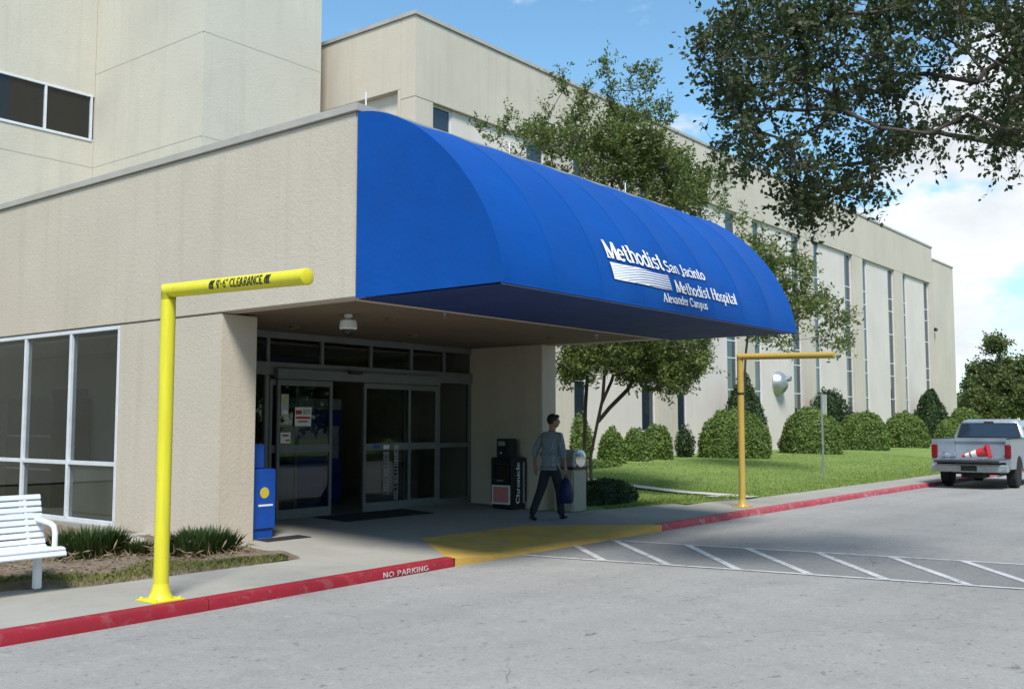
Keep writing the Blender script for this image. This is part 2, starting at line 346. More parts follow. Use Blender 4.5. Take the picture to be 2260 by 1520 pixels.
def smooth_noise(P, f, seed=0):
    r = np.random.default_rng(seed); out = np.zeros(len(P))
    for k in range(6):
        out += np.sin(P @ (r.normal(size=3) * f * (1 + 0.5 * k)) + r.uniform(0, 6.28)) / (1 + 0.6 * k)
    return out / 2.2
def struct(name, mb, mat, **kw):
    return tag(mb.build(name, mat, None, **kw), kind='structure')
# ------------------------------------------------------------------ stroke lettering
def arc(cx, cy, rx, ry, a0, a1, n=12):
    return [(cx + rx * math.cos(R(a0 + (a1 - a0) * k / n)), cy + ry * math.sin(R(a0 + (a1 - a0) * k / n))) for k in range(n + 1)]
def sf(x, y, h=0.13): return ([(x - h, y), (x + h, y)], 0.06)
TK, TN = 0.19, 0.10
SERIF = {
 'M': (1.0, [([(.12, 0), (.16, 1)], TN), ([(.14, 1), (.48, .03)], TK), ([(.48, .03), (.82, 1)], TN), ([(.84, 1), (.88, 0)], TK), sf(.12, .03), sf(.88, .03, .15), sf(.13, .97, .1), sf(.86, .97, .1)]),
 'e': (.52, [(arc(.27, .33, .2, .30, 0, 320, 16), .11), ([(.08, .36), (.46, .36)], .06)]),
 't': (.38, [([(.17, .92), (.17, .12), (.25, .04), (.36, .08)], .13), ([(.02, .64), (.34, .64)], .06)]),
 'h': (.6, [([(.13, 0), (.13, 1)], .13), (arc(.3, .42, .17, .22, 150, 0, 8) + [(.47, 0)], .11), sf(.13, .03, .12), sf(.48, .03, .12), ([(.03, .97), (.15, .97)], .06)]),
 'o': (.56, [(arc(.28, .33, .21, .30, 0, 360, 20), .115)]),
 'd': (.6, [(arc(.26, .33, .19, .30, 0, 360, 18), .1), ([(.46, 0), (.46, 1)], .13), ([(.36, .97), (.48, .97)], .06), ([(.46, .03), (.58, .03)], .06)]),
 'i': (.3, [([(.15, 0), (.15, .66)], .13), sf(.15, .03, .13), ([(.04, .64), (.15, .64)], .06), ([(.09, .86), (.21, .86)], .13)]),
 's': (.46, [(arc(.22, .48, .14, .15, 20, 270, 9) + arc(.22, .18, .16, .15, 90, -160, 9), .1)]),
 'S': (.6, [(arc(.29, .74, .2, .23, 25, 265, 10) + arc(.29, .26, .22, .25, 90, -160, 10), .12)]),
 'a': (.54, [(arc(.25, .47, .17, .17, 160, 0, 8) + [(.42, .1), (.52, .03)], .12), (arc(.23, .18, .16, .16, 70, 340, 10), .09)]),
 'n': (.62, [([(.14, 0), (.14, .64)], .13), (arc(.31, .42, .17, .22, 150, 0, 8) + [(.48, 0)], .11), sf(.14, .03, .12), sf(.49, .03, .12), ([(.03, .63), (.14, .63)], .06)]),
 'J': (.46, [([(.3, 1), (.3, .1)] + arc(.16, .1, .14, .16, 0, -170, 8), .14), sf(.3, .97, .14)]),
 'c': (.48, [(arc(.27, .33, .2, .30, 45, 320, 14), .11)]),
 'H': (.86, [([(.16, 0), (.16, 1)], TK), ([(.7, 0), (.7, 1)], TK), ([(.16, .52), (.7, .52)], .07), sf(.16, .03, .15), sf(.16, .97, .15), sf(.7, .03, .15), sf(.7, .97, .15)]),
 'p': (.6, [([(.13, -.3), (.13, .64)], .13), (arc(.33, .33, .19, .30, 0, 360, 18), .1), sf(.13, -.28, .13), ([(.03, .63), (.13, .63)], .06)]),
 'l': (.3, [([(.15, 0), (.15, 1)], .13), sf(.15, .03, .13), ([(.04, .97), (.15, .97)], .06)]),
 'A': (.86, [([(.08, 0), (.42, 1)], TN), ([(.4, 1), (.76, 0)], TK), ([(.2, .34), (.62, .34)], .06), sf(.1, .03, .12), sf(.76, .03, .14)]),
 'x': (.56, [([(.08, .64), (.48, .02)], .13), ([(.46, .64), (.09, .02)], .07), sf(.1, .63, .09), sf(.47, .03, .09)]),
 'r': (.46, [([(.14, 0), (.14, .64)], .13), (arc(.3, .42, .15, .2, 150, 45, 6), .11), sf(.14, .03, .13), ([(.03, .63), (.14, .63)], .06)]),
 'C': (.76, [(arc(.42, .5, .33, .46, 40, 320, 18), .14), ([(.68, .7), (.68, .96)], .07)]),
 'm': (.9, [([(.14, 0), (.14, .64)], .13), (arc(.29, .44, .15, .2, 150, 0, 7) + [(.44, 0)], .11), (arc(.6, .44, .15, .2, 150, 0, 7) + [(.75, 0)], .11), sf(.14, .03, .1), sf(.44, .03, .1), sf(.76, .03, .1)]),
 'u': (.62, [([(.13, .64), (.13, .2)] + arc(.3, .2, .17, .18, 180, 340, 8), .11), ([(.48, .64), (.48, 0)], .13), ([(.03, .63), (.13, .63)], .06), ([(.38, .63), (.48, .63)], .06)]),
 ' ': (.36, [])}
B_ = .17
SANS = {
 'C': (.72, [(arc(.38, .5, .29, .42, 45, 315, 14), B_)]), 'L': (.58, [([(.14, 1), (.14, 0)], B_), ([(.1, .08), (.54, .08)], B_)]),
 'E': (.62, [([(.14, 1), (.14, 0)], B_), ([(.1, .08), (.56, .08)], B_), ([(.1, .92), (.56, .92)], B_), ([(.1, .5), (.5, .5)], B_)]),
 'A': (.76, [([(.06, 0), (.38, 1)], B_), ([(.38, 1), (.7, 0)], B_), ([(.18, .3), (.58, .3)], .14)]),
 'R': (.72, [([(.14, 0), (.14, 1)], B_), ([(.1, .92), (.36, .92)] + arc(.36, .7, .2, .22, 90, -90, 8) + [(.1, .48)], B_), ([(.36, .48), (.62, 0)], B_)]),
 'N': (.78, [([(.14, 0), (.14, 1)], B_), ([(.14, 1), (.62, 0)], B_), ([(.62, 0), (.62, 1)], B_)]),
 'O': (.8, [(arc(.4, .5, .3, .42, 0, 360, 18), B_)]), 'P': (.66, [([(.14, 0), (.14, 1)], B_), ([(.1, .92), (.34, .92)] + arc(.34, .68, .2, .24, 90, -90, 8) + [(.1, .44)], B_)]),
 'K': (.74, [([(.14, 0), (.14, 1)], B_), ([(.6, 1), (.16, .45)], B_), ([(.3, .6), (.64, 0)], B_)]), 'I': (.32, [([(.16, 0), (.16, 1)], B_)]),
 'G': (.8, [(arc(.4, .5, .3, .42, 45, 340, 14), B_), ([(.42, .42), (.7, .42), (.7, .12)], .14)]),
 '9': (.64, [(arc(.31, .66, .2, .26, 0, 360, 14), B_), ([(.51, .66), (.47, .25), (.2, .05)], B_)]), '6': (.64, [(arc(.32, .34, .2, .26, 0, 360, 14), B_), ([(.12, .34), (.18, .75), (.45, .95)], B_)]),
 "'": (.26, [([(.14, 1), (.11, .7)], .13)]), '"': (.4, [([(.12, 1), (.1, .7)], .12), ([(.32, 1), (.3, .7)], .12)]), '-': (.42, [([(.06, .48), (.36, .48)], B_)]),
 '/': (.34, [([(.02, 0), (.06, .5), (.3, 1)], .26)]), ' ': (.4, [])}
for ch in 'hronicle': SANS.setdefault('_' + ch, SERIF[ch])
def ribbon(mb, pts, w, fn, idx):
    P = [pts[0]]
    for a, b in zip(pts[:-1], pts[1:]):
        L = math.hypot(b[0] - a[0], b[1] - a[1]); m = max(1, int(L / 0.14))
        for k in range(1, m + 1): P.append((a[0] + (b[0] - a[0]) * k / m, a[1] + (b[1] - a[1]) * k / m))
    rows = []
    for k, p in enumerate(P):
        a = P[max(k - 1, 0)]; b = P[min(k + 1, len(P) - 1)]; L = max(1e-6, math.hypot(b[0] - a[0], b[1] - a[1]))
        nx, ny = -(b[1] - a[1]) / L * w / 2, (b[0] - a[0]) / L * w / 2
        rows.append((fn(p[0] + nx, p[1] + ny, idx), fn(p[0] - nx, p[1] - ny, idx)))
    i = len(mb.v)
    for r in rows: mb.v += [tuple(r[0]), tuple(r[1])]
    for k in range(len(rows) - 1): mb.f.append((i + 2 * k, i + 2 * k + 1, i + 2 * k + 3, i + 2 * k + 2))
def text_mesh(txt, font, height, width, fn):
    """fn(u, v, layer) maps text metres to a 3-D point"""
    tot = sum(font[c][0] for c in txt); mb = MB(); x = 0; sx = width / tot; li = 0
    for c in txt:
        adv, strokes = font[c]
        for pts, w in strokes:
            # widen in glyph space; scale afterwards
            ribbon(mb, [(p[0] + x, p[1]) for p in pts], w * (1.0 if font is SANS else 1.2), lambda a, b, i: fn(a * sx, b * height, i), li % 7); li += 1
        x += adv
    return mb
# ================================================================== SETTING
g = MB().poly([(-2500, -2500, -0.06), (2500, -2500, -0.06), (2500, 2500, -0.06), (-2500, 2500, -0.06)]); struct('ground', g, 'ground_far')
def kY(x):
    xs = [-60, 3.8, 5.6, 9.35, 14.5, 18, 24, 40, 160]; ys = [7.85, 7.92, 7.97, 8.14, 8.25, 8.32, 8.36, 8.36, 8.36]
    return float(np.interp(x, xs, ys))
KX = [-60, -20, 0, 3.8, 5.6, 9.35, 14.5, 18, 24, 40, 90, 160]
m = MB()
for a, b in zip(KX[:-1], KX[1:]): m.poly([(a, -9, .04), (b, -9, .04), (b, kY(b) + .1, .04), (a, kY(a) + .1, .04)])
struct('road', m, 'asphalt')
# verge beyond the road (where the oak stands)
def grid_sheet(x0, x1, y0, y1, nx, ny, zf):
    m = MB(); xs = np.linspace(x0, x1, nx + 1); ys = np.linspace(y0, y1, ny + 1)
    m.v = [(x, y, zf(x, y)) for y in ys for x in xs]
    m.f = [(j * (nx + 1) + i, j * (nx + 1) + i + 1, (j + 1) * (nx + 1) + i + 1, (j + 1) * (nx + 1) + i) for j in range(ny) for i in range(nx)]
    return m
struct('verge', grid_sheet(-60, 160, -60, -9, 60, 16, lambda x, y: 0.12 + 0.05 * math.sin(x * .3)), 'lawn')
# sidewalk
def bz(y): return 0.14 + 0.10 * max(0, min(1, (y - 9.9) / 2.9))
m = MB(); X = [-60, -20, 0, 3.8, 5.6, 9.15]
for a, b in zip(X[:-1], X[1:]): m.poly([(a, kY(a) + .149, .14), (b, kY(b) + .149, .14), (b, 9.9, .14), (a, 9.9, .14)])
m.poly([(9.15, kY(9.15) + .149, .14), (10.42, 9.9, .14), (9.15, 9.9, .14)])
m.poly([(14.2, kY(14.2) + .149, .14), (14.2, 9.9, .14), (12.68, 9.9, .14)])
X = [14.2, 18, 24, 40, 90, 160]
for a, b in zip(X[:-1], X[1:]): m.poly([(a, kY(a) + .149, .14), (b, kY(b) + .149, .14), (b, 9.9, .14), (a, 9.9, .14)])
m.poly([(6.6, 9.9, .14), (9.15, 9.9, .14), (10.42, 9.9, .14), (12.68, 9.9, .14), (14.2, 9.9, .14), (18, 9.9, .14), (18, 11.0, bz(11)), (6.6, 11.0, bz(11))])
m.poly([(6.6, 11.0, bz(11)), (18, 11.0, bz(11)), (18, 12.8, bz(12.8)), (6.6, 12.8, bz(12.8))])
struct('sidewalk', m, 'concrete')
# kerb ramp (flared, painted)
k1, k2, k3, k4 = [kY(x) for x in (9.15, 10.42, 12.68, 14.2)]
m = MB(); m.poly([(9.15, k1 + .0, .14), (10.42, k2, .052), (10.42, 9.9, .142)]); m.poly([(10.42, k2, .052), (12.68, k3, .052), (12.68, 9.9, .142), (10.42, 9.9, .142)]); m.poly([(12.68, k3, .052), (14.2, k4, .14), (12.68, 9.9, .142)])
m.poly([(9.15, k1, .14), (9.15, k1, -.05), (10.42, k2, -.05), (10.42, k2, .052)]); m.poly([(12.68, k3, .052), (12.68, k3, -.05), (14.2, k4, -.05), (14.2, k4, .14)]); m.poly([(10.42, k2, .052), (10.42, k2, -.05), (12.68, k3, -.05), (12.68, k3, .052)])
m.poly([(9.15, k1, .14), (10.42, 9.9, .142), (9.15, k1 + .149, .14)]); m.poly([(14.2, k4, .14), (14.2, k4 + .149, .14), (12.68, 9.9, .142)])
struct('kerb_ramp', m, 'ramp_yellow')
# kerb stones
kerb = tag(bpy.data.objects.new('kerb', None), kind='structure'); COL.objects.link(kerb)
def kerb_stone(a, b, mat):
    rings = []; n = max(2, int((b - a) / 0.8) + 1)
    for k in range(n):
        x = a + (b - a) * k / (n - 1); y = kY(x); w = 0.004 * math.sin(x * 2.3)
        rings.append([(x, y - .012 + w, -.05), (x, y + w, .05), (x, y + .008 + w, .115), (x, y + .022 + w, .138), (x, y + .05, .147), (x, y + .12, .149), (x, y + .15, .147), (x, y + .15, -.05)])
    return MB().loft(rings).build('kerb_stone', mat, kerb, smooth=True)
xs = [-20, -14, -8, -2.4, 0.6, 3.6, 5.62]
for a, b in zip(xs[:-1], xs[1:]): kerb_stone(a + .004, b - .004, 'kerb_red')
kerb_stone(5.63, 9.145, 'kerb_red')
for a, b in ((14.205, 15.9), (15.93, 18.9), (18.92, 21.9), (21.92, 24.9), (24.92, 27.9), (27.92, 31), (31.02, 36), (36.02, 44), (44.02, 60), (60.02, 90)): kerb_stone(a, b, 'kerb_red_faded')
def kfn(x0):
    return lambda u, v, i: (x0 + u, kY(x0 + u) - .006 - .0012 * i - (.001 if v < .05 else 0) + max(0, (v - .03)) * .14, .056 + v)
text_mesh('NO PARKING', SANS, .058, .76, kfn(7.9)).build('stencil_lettering', 'stencil_white', kerb)
# road markings: hatched crossing
def strip(m, a, b, w, z=.006, n=6):
    a = Vector((*a, z)); b = Vector((*b, z)); d = (b - a).normalized(); q = Vector((-d.y, d.x, 0)) * w / 2
    for k in range(n):
        p0 = a.lerp(b, k / n); p1 = a.lerp(b, (k + 1) / n); m.poly([p0 - q, p1 - q, p1 + q, p0 + q])
    return m
NA, NB_ = (10.47, 8.15), (12.26, -1.5); FA, FB = (12.6, 8.17), (14.28, -1.5)
def lp(a, b, t): return (a[0] + (b[0] - a[0]) * t, a[1] + (b[1] - a[1]) * t)
m = MB(); m.poly([(*NA, .044), (*FA, .044), (*FB, .044), (*NB_, .044)]); struct('crossing_panel', m, 'asphalt_dark')
for a, b in ((NA, NB_), (FA, FB)): tag(strip(MB(), a, b, .085, .048).build('edge_line', 'road_white'), kind='structure')
ty = lambda a, b, y: lp(a, b, (y - a[1]) / (b[1] - a[1]))
for yf, yn in tuple((.977 * a, .977 * b) for a, b in ((9.2, 7.2), (8.3, 6.35), (7.2, 5.5), (6.34, 4.68), (5.4, 3.86), (4.48, 3.03), (3.62, 2.25), (2.75, 1.4), (1.9, .55), (1.0, -.3))):
    a, b = ty(FA, FB, yf), ty(NA, NB_, yn)
    if yf > 8.17: t = (8.15 - yf) / (yn - yf); a = lp(a, b, t)
    tag(strip(MB(), a, b, .1, .0495).build('hatch_line', 'road_white'), kind='structure')
# planting bed + grass strip on the left
def bedz(x, y): return .165 + .05 * max(0, min(1, (y - 9.5) / .4)) + .03 * math.sin(x * 5.1 + y * 3) * math.sin(y * 4.3 - x) * (1 if y > 9.7 else 0)
m = MB()
def bed_front(x): return 9.52 if x > 5.2 else (9.9 if x < 4.85 else 9.9 - .38 * (x - 4.85) / .35)
nx, ny = 44, 30
pts = []
for j in range(ny + 1):
    for i in range(nx + 1):
        x = -12 + (7.96 + 12) * (i / nx) ** .55 if i else -12
        y0 = bed_front(x) ; y = y0 + (17.5 - y0) * (j / ny) ** 1.7
        pts.append((x, y, bedz(x, y) if j else .135))
m.v = pts; m.f = [(j * (nx + 1) + i, j * (nx + 1) + i + 1, (j + 1) * (nx + 1) + i + 1, (j + 1) * (nx + 1) + i) for j in range(ny) for i in range(nx)]
struct('planting_bed', m, 'mulch', smooth=True)
def blades(P, h, w, lean=0.5, seg=1):
    n = len(P); a = rng.uniform(0, 6.283, n); hh = h * rng.uniform(.6, 1.35, n); dx = np.stack([np.cos(a), np.sin(a), np.zeros(n)], 1); b = rng.uniform(0, 6.283, n)
    L = np.stack([np.cos(b), np.sin(b), np.zeros(n)], 1) * (hh * rng.uniform(0, lean, n))[:, None]; up = np.array([0, 0, 1.])
    p0 = P - dx * w / 2; p1 = P + dx * w / 2; mid = P + L * .35 + up * (hh * .6)[:, None]; tip = P + L + up * (hh)[:, None] * np.sqrt(np.maximum(.2, 1 - lean * .4))
    V = np.stack([p0, p1, mid + dx * w * .4, tip, mid - dx * w * .4], 1).reshape(-1, 3)
    return V, np.arange(5 * n).reshape(n, 5)
n = 15000; x = 8.0 - rng.uniform(0, 1, n) ** 1.2 * 8.5; x = np.minimum(x, 7.75)
f0 = np.array([bed_front(q) for q in x]); wd_ = np.where(x > 6.5, .42 - .3 * np.clip((x - 6.5) / 1.2, 0, 1), .45 + .1 * np.sin(x * 3)); y = f0 - .02 + rng.uniform(0, 1, n) ** .8 * wd_
P = np.stack([x, y, np.array([bedz(a, b) for a, b in zip(x, y)]) - .01], 1); V, F = blades(P, .055, .007, .9)
tag(npmesh('grass_strip', V, F, 'grass_dry', None, np.clip(smooth_noise(P, 1.6, 3) * .5 + .35 + rng.normal(size=n) * .15, 0, 1)), 'strip of short patchy grass along the edge of the planting bed', 'grass', kind='stuff')
# dry leaf litter on the bed
n = 2600; x = rng.uniform(2.5, 7.85, n); y = 9.95 + rng.uniform(0, 1, n) ** 1.2 * 3.6; P = np.stack([x, y, np.array([bedz(a, b) for a, b in zip(x, y)]) + .006], 1)
V, F = leaf_quads(P, .055, .5, np.tile([0, 0, 1.], (n, 1)), .75); tag(npmesh('leaf_litter', V, F, 'leaf_dead', None, rng.uniform(0, .7, n)), 'dry brown leaf litter scattered over the planting bed', 'leaves', kind='stuff')
# lawn
def lz(x, y):
    t = max(0, min(1, (y - 10.2) / 7.8)); t = t * t * (3 - 2 * t)
    return .12 + .045 * min(1, max(0, (y - 9.62) / .12)) + .33 * t + .015 * math.sin(x * .9) * math.sin(y * 1.1)
def lawn_front(x): return float(np.interp(x, [15.35, 16.2, 17.6, 19.0, 19.9, 200], [10.5, 10.45, 10.25, 9.95, 9.66, 9.72]))
m = MB(); nx, ny = 130, 34; pts = []
for j in range(ny + 1):
    for i in range(nx + 1):
        x = 15.32 + 100 * (i / nx) ** 1.6; y0 = lawn_front(x); y = y0 + (26 - y0) * (j / ny) ** 1.5
        pts.append((x, y, (lz(x, y) + .02 + (bz(y) - .14) * max(0, 1 - (x - 15.3) / 3)) if j else .13))
m.v = pts; m.f = [(j * (nx + 1) + i, j * (nx + 1) + i + 1, (j + 1) * (nx + 1) + i + 1, (j + 1) * (nx + 1) + i) for j in range(ny) for i in range(nx)]
struct('lawn', m, 'lawn', smooth=True)
n = 52000; x = 16 + rng.uniform(0, 1, n) ** 1.5 * 30; y = np.array([lawn_front(q) for q in x]); y = y - .03 + rng.uniform(0, 1, n) ** 1.7 * 7.5
P = np.stack([x, y, np.array([lz(a, b) for a, b in zip(x, y)]) + .005], 1); V, F = blades(P, .06, .012, .8)
tag(npmesh('lawn_grass', V, F, 'grass', None, np.clip(smooth_noise(P, .9, 9) * .3 + .5 + rng.normal(size=n) * .18, 0, 1)), 'bright mown grass of the lawn in front of the long block', 'grass', kind='stuff')
# narrow pale concrete path crossing the lawn corner
m = MB(); pp = [(20.6, 9.6), (20.2, 10.1), (20.35, 11.1), (20.7, 12.6), (21.2, 15.0), (21.8, 20.4)]
for a, b in zip(pp[:-1], pp[1:]):
    m.poly([(a[0] - .42, a[1], lz(*a) + .055), (a[0] + .1, a[1], lz(*a) + .055), (b[0] + .1, b[1], lz(*b) + .055), (b[0] - .42, b[1], lz(*b) + .055)])
m.poly([(20.18, 9.6, lz(20, 9.6) + .055), (19.2, 9.98, lz(19, 9.98) + .055), (19.4, 10.2, lz(19, 10.2) + .055), (19.78, 10.1, lz(20, 10.1) + .055)])
struct('lawn_path', m, 'concrete_pale')

# ================================================================== ENTRANCE BUILDING
X0, X1, YF, YC, YD, ZS, ZT = 7.94, 15.30, 8.62, 11.14, 12.80, 3.18, 5.36
eb = thing('entrance_building', 'low cream stucco entrance wing with overhanging flat fascia and glass doors', 'building', (11.6, 14, 0))
YB = 23.5
def part(name, mat, parent, boxes, bevel=0.0, **kw):
    mm = MB()
    for b in boxes: mm.box(*b)
    return mm.build(name, mat, parent, bevel, **kw)
# fascia: band above, one piece per side so the joint between wall and band shows
part('fascia', 'stucco', eb, [(X0, X0 + .25, YF, YB, ZS, ZT), (X0 + .25, X1, YF, YF + .25, ZS, ZT), (X1 - .25, X1, YF + .25, YB, ZS, ZT)], .012)
part('fascia_drip_groove', 'dark_plastic', eb, [(X0 + .012, X0 + .1, YC + .02, YB, ZS - .012, ZS - .002)])
part('coping', 'coping', eb, [(X0 - .035, X0 + .3, YF - .035, YB, ZT, ZT + .10), (X0 + .3, X1 + .035, YF - .035, YF + .3, ZT, ZT + .10), (X1 - .3, X1 + .035, YF + .3, YB, ZT, ZT + .10)], .008)
part('roof', 'roof_gravel', eb, [(X0 + .2, X1 - .2, YF + .2, YB, ZT - .35, ZT - .2)])
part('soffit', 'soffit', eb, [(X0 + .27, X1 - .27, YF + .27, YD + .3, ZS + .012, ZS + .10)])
part('column', 'stucco', eb, [(X0 + .003, X0 + .58, YC, 13.58, 0, ZS - .01)], .012)
part('pier', 'stucco', eb, [(X1 - .44, X1 - .003, YC - .04, 14.0, 0, ZS + .01)], .012)
part('wall', 'stucco', eb, [(X1 - .2, X1 - .005, 14.0, YB, 0, ZS + .01), (X0 + .005, X1 - .01, YB - .2, YB - .01, 0, ZT), (X0 + .004, X0 + .2, 13.58, YB - .2, 0, .27)])
part('wall', 'stucco', eb, [(X0 + .004, X0 + .22, 20.8, YB - .2, .27, ZS - .01)])
part('lobby_floor', 'lobby_floor', eb, [(X0 + .2, X1 - .2, YD - .05, YB - .2, .06, .235)])
part('lobby_ceiling', 'lobby_wall', eb, [(X0 + .13, X1 - .25, YD + .35, YB - .2, 3.02, 3.06)])
part('lobby_wall', 'lobby_wall', eb, [(10.1, X1 - .25, 17.6, 17.75, .235, 3.02)])
part('lobby_wall', 'lobby_wall', eb, [(9.98, 10.1, 13.4, YB - .2, .235, 3.02)]); part('lobby_wall', 'lobby_wall', eb, [(X0 + .25, 9.98, 13.45, 13.56, .235, 3.02)])
part('dado_rail', 'white_metal', eb, [(9.945, 9.979, 13.6, 17.8, .98, 1.06)], .006)
part('skirting', 'dark_plastic', eb, [(9.955, 9.979, 13.6, 17.8, .24, .38)])
part('inner_doorway', 'dark_plastic', eb, [(9.96, 9.979, 18.1, 19.4, .24, 2.4)])
part('reflection_panel', 'galv', eb, [(9.95, 9.979, 20.2, 22.4, 1.1, 2.3)], .01)  # flat grey panel standing in for a reflection in the end pane
# side window band facing -X
def pane_window(parent, x, y0, y1, ybars, zbars, z0, z1, fmat='alum_bright', gmat='glass', fw=.06, depth=.10):
    w = MB().box(x + .06, x + .065, y0 + .01, y1 - .01, z0 + .01, z1 - .01)
    fr = part('window', fmat, parent, [(x + .012, x + .012 + depth, y0, y1, z0, z0 + fw)], .006); part('head', fmat, fr, [(x + .012, x + .012 + depth, y0, y1, z1 - fw, z1)], .006)
    ys = [y0 + fw / 2] + list(ybars) + [y1 - fw / 2]; zs = [z0] + list(zbars) + [z1]
    for yb in ys: part('mullion', fmat, fr, [(x + .008, x + .008 + depth + .008, yb - fw / 2, yb + fw / 2, z0 + fw, z1 - fw)], .006)
    for a, b in zip(ys[:-1], ys[1:]):
        for zb in zbars: part('transom', fmat, fr, [(x + .014, x + .006 + depth, a + fw / 2, b - fw / 2, zb - fw / 2, zb + fw / 2)], .004)
        for c, d in zip(zs[:-1], zs[1:]): part('pane', gmat, fr, [(x + .055, x + .061, a + fw / 2, b - fw / 2, c + fw / 2, d - fw / 2)])
    return fr
pane_window(eb, X0, 13.585, 20.8, (14.98, 16.41, 17.85, 19.3), (1.15,), .27, ZS - .014)
part('window_sill', 'concrete', eb, [(X0 - .05, X0 + .12, 13.6, 20.8, .19, .268)], .008)
# storefront
FR = 'alum'
sfz = .236
def frame(parent, name, x0, x1, z0, z1, y=YD, d=.09, mat=FR): return part(name, mat, parent, [(x0, x1, y, y + d, z0, z1)], .004)
st = frame(eb, 'storefront_frame', X0 + .58, X1 - .442, 3.08, ZS + .008)
frame(st, 'header', X0 + .58, X1 - .442, 2.50, 2.70, YD - .03, .15)
frame(st, 'operator_cover', 10.1, 13.85, 2.44, 2.60, YD - .13, .098)
part('motion_sensor', 'dark_plastic', st, [(11.55, 11.85, YD - .18, YD - .132, 2.56, 2.62)], .012)
for x in (X0 + .60, 9.98, 11.08, 12.18, 13.18, 14.06): frame(st, 'transom_mullion', x, x + .06, 2.70, 3.08)
tx = [X0 + .66, 9.98, 11.08, 12.18, 13.18, 14.06, X1 - .442]
for a, b in zip(tx[:-1], tx[1:]): part('transom_pane', 'glass', st, [(a + .06 if a > 9 else a, b, YD + .04, YD + .046, 2.70, 3.08)])
for x in (9.96, 13.90, X1 - .502): frame(st, 'post', x, x + .075 if x < 14 else x + .06, sfz, 2.50)
for a, b in ((X0 + .6, 9.96), (13.975, X1 - .502)):
    sd = frame(st, 'sidelight', a, b, sfz, sfz + .12)
    for z in (1.34,): frame(sd, 'rail', a, b, z - .04, z + .04)
    for z0_, z1_ in ((sfz + .12, 1.30), (1.38, 2.50)): part('pane', 'glass', sd, [(a, b, YD + .04, YD + .046, z0_, z1_)])
def door_leaf(x0, x1, y, name='sliding_door', rails=True):
    d = thing('x', None, None); bpy.data.objects.remove(d)
    root = frame(eb, name, x0, x1, sfz + .01, sfz + .16, y, .045)
    frame(root, 'top_rail', x0, x1, 2.34, 2.43, y, .045); frame(root, 'mid_rail', x0 + .055, x1 - .055, 1.28, 1.40, y + .002, .041)
    for a in (x0, x1 - .055): frame(root, 'stile', a, a + .055, sfz + .16, 2.34, y, .045)
    part('pane', 'glass', root, [(x0 + .055, x1 - .055, y + .02, y + .026, sfz + .16, 1.28)]); part('pane', 'glass', root, [(x0 + .055, x1 - .055, y + .02, y + .026, 1.40, 2.34)])
    return root
dl = door_leaf(10.16, 11.29, YD - .055); dr = door_leaf(12.0, 13.14, YD - .055)
fl = door_leaf(10.05, 10.62, YD + .0, 'fixed_door_panel'); fr_ = door_leaf(13.02, 13.90, YD + .0, 'fixed_door_panel')
def notice(parent, x0, x1, z0, z1, y, mat, lines=()):
    p = part('notice', mat, parent, [(x0, x1, y - .003, y, z0, z1)])
    for (a, b, c, d, mm) in lines: part('print', mm, p, [(x0 + a * (x1 - x0), x0 + b * (x1 - x0), y - .0055, y - .0032, z0 + c * (z1 - z0), z0 + d * (z1 - z0))])
    return p
yg = YD - .058
notice(dl, 10.50, 10.83, 1.70, 2.00, yg, 'sign_white', ((.04, .42, .62, .84, 'letter_red'), (.5, .95, .62, .9, 'galv'), (.06, .95, .38, .5, 'letter_red'), (.2, .8, .2, .28, 'letter_red')))
notice(dl, 10.22, 10.42, 1.43, 1.60, yg, 'sign_white', ((.2, .8, .65, .8, 'letter_black'), (.5, .9, .2, .35, 'letter_red')))
notice(dl, 10.22, 10.37, 1.85, 2.20, yg, 'galv', ((.2, .6, .6, .9, 'logo_yellow'), (.2, .9, .1, .3, 'letter_white')))
notice(dr, 12.23, 12.38, 1.31, 1.375, yg, 'blue_paint')
def vert_marks(x, w, z0, z1, seed):
    r = random.Random(seed); mm = MB(); z = z0
    while z < z1:
        h = r.uniform(.035, .06); k = r.randint(0, 3); t = .014
        if k in (0, 2): mm.box(x, x + t, yg - .003, yg, z, z + h)
        if k in (0, 1, 3): mm.box(x + w - t, x + w, yg - .003, yg, z, z + h)
        mm.box(x + (t if k in (0, 2) else 0), x + w - (t if k in (0, 1, 3) else 0), yg - .003, yg, z, z + t)
        if k != 1: mm.box(x + (t if k in (0, 2) else 0), x + w - (t if k in (0, 1, 3) else 0), yg - .003, yg, z + h - t, z + h)
        z += h + .016
    return mm
vert_marks(12.46, .13, .52, 1.26, 3).build('door_lettering', 'galv', dr); vert_marks(12.72, .10, .42, 1.26, 5).build('door_lettering', 'galv', dr)
notice(dr, 12.46, 12.60, 1.30, 1.37, yg, 'letter_white'); notice(dr, 12.72, 12.83, 1.30, 1.37, yg, 'galv')
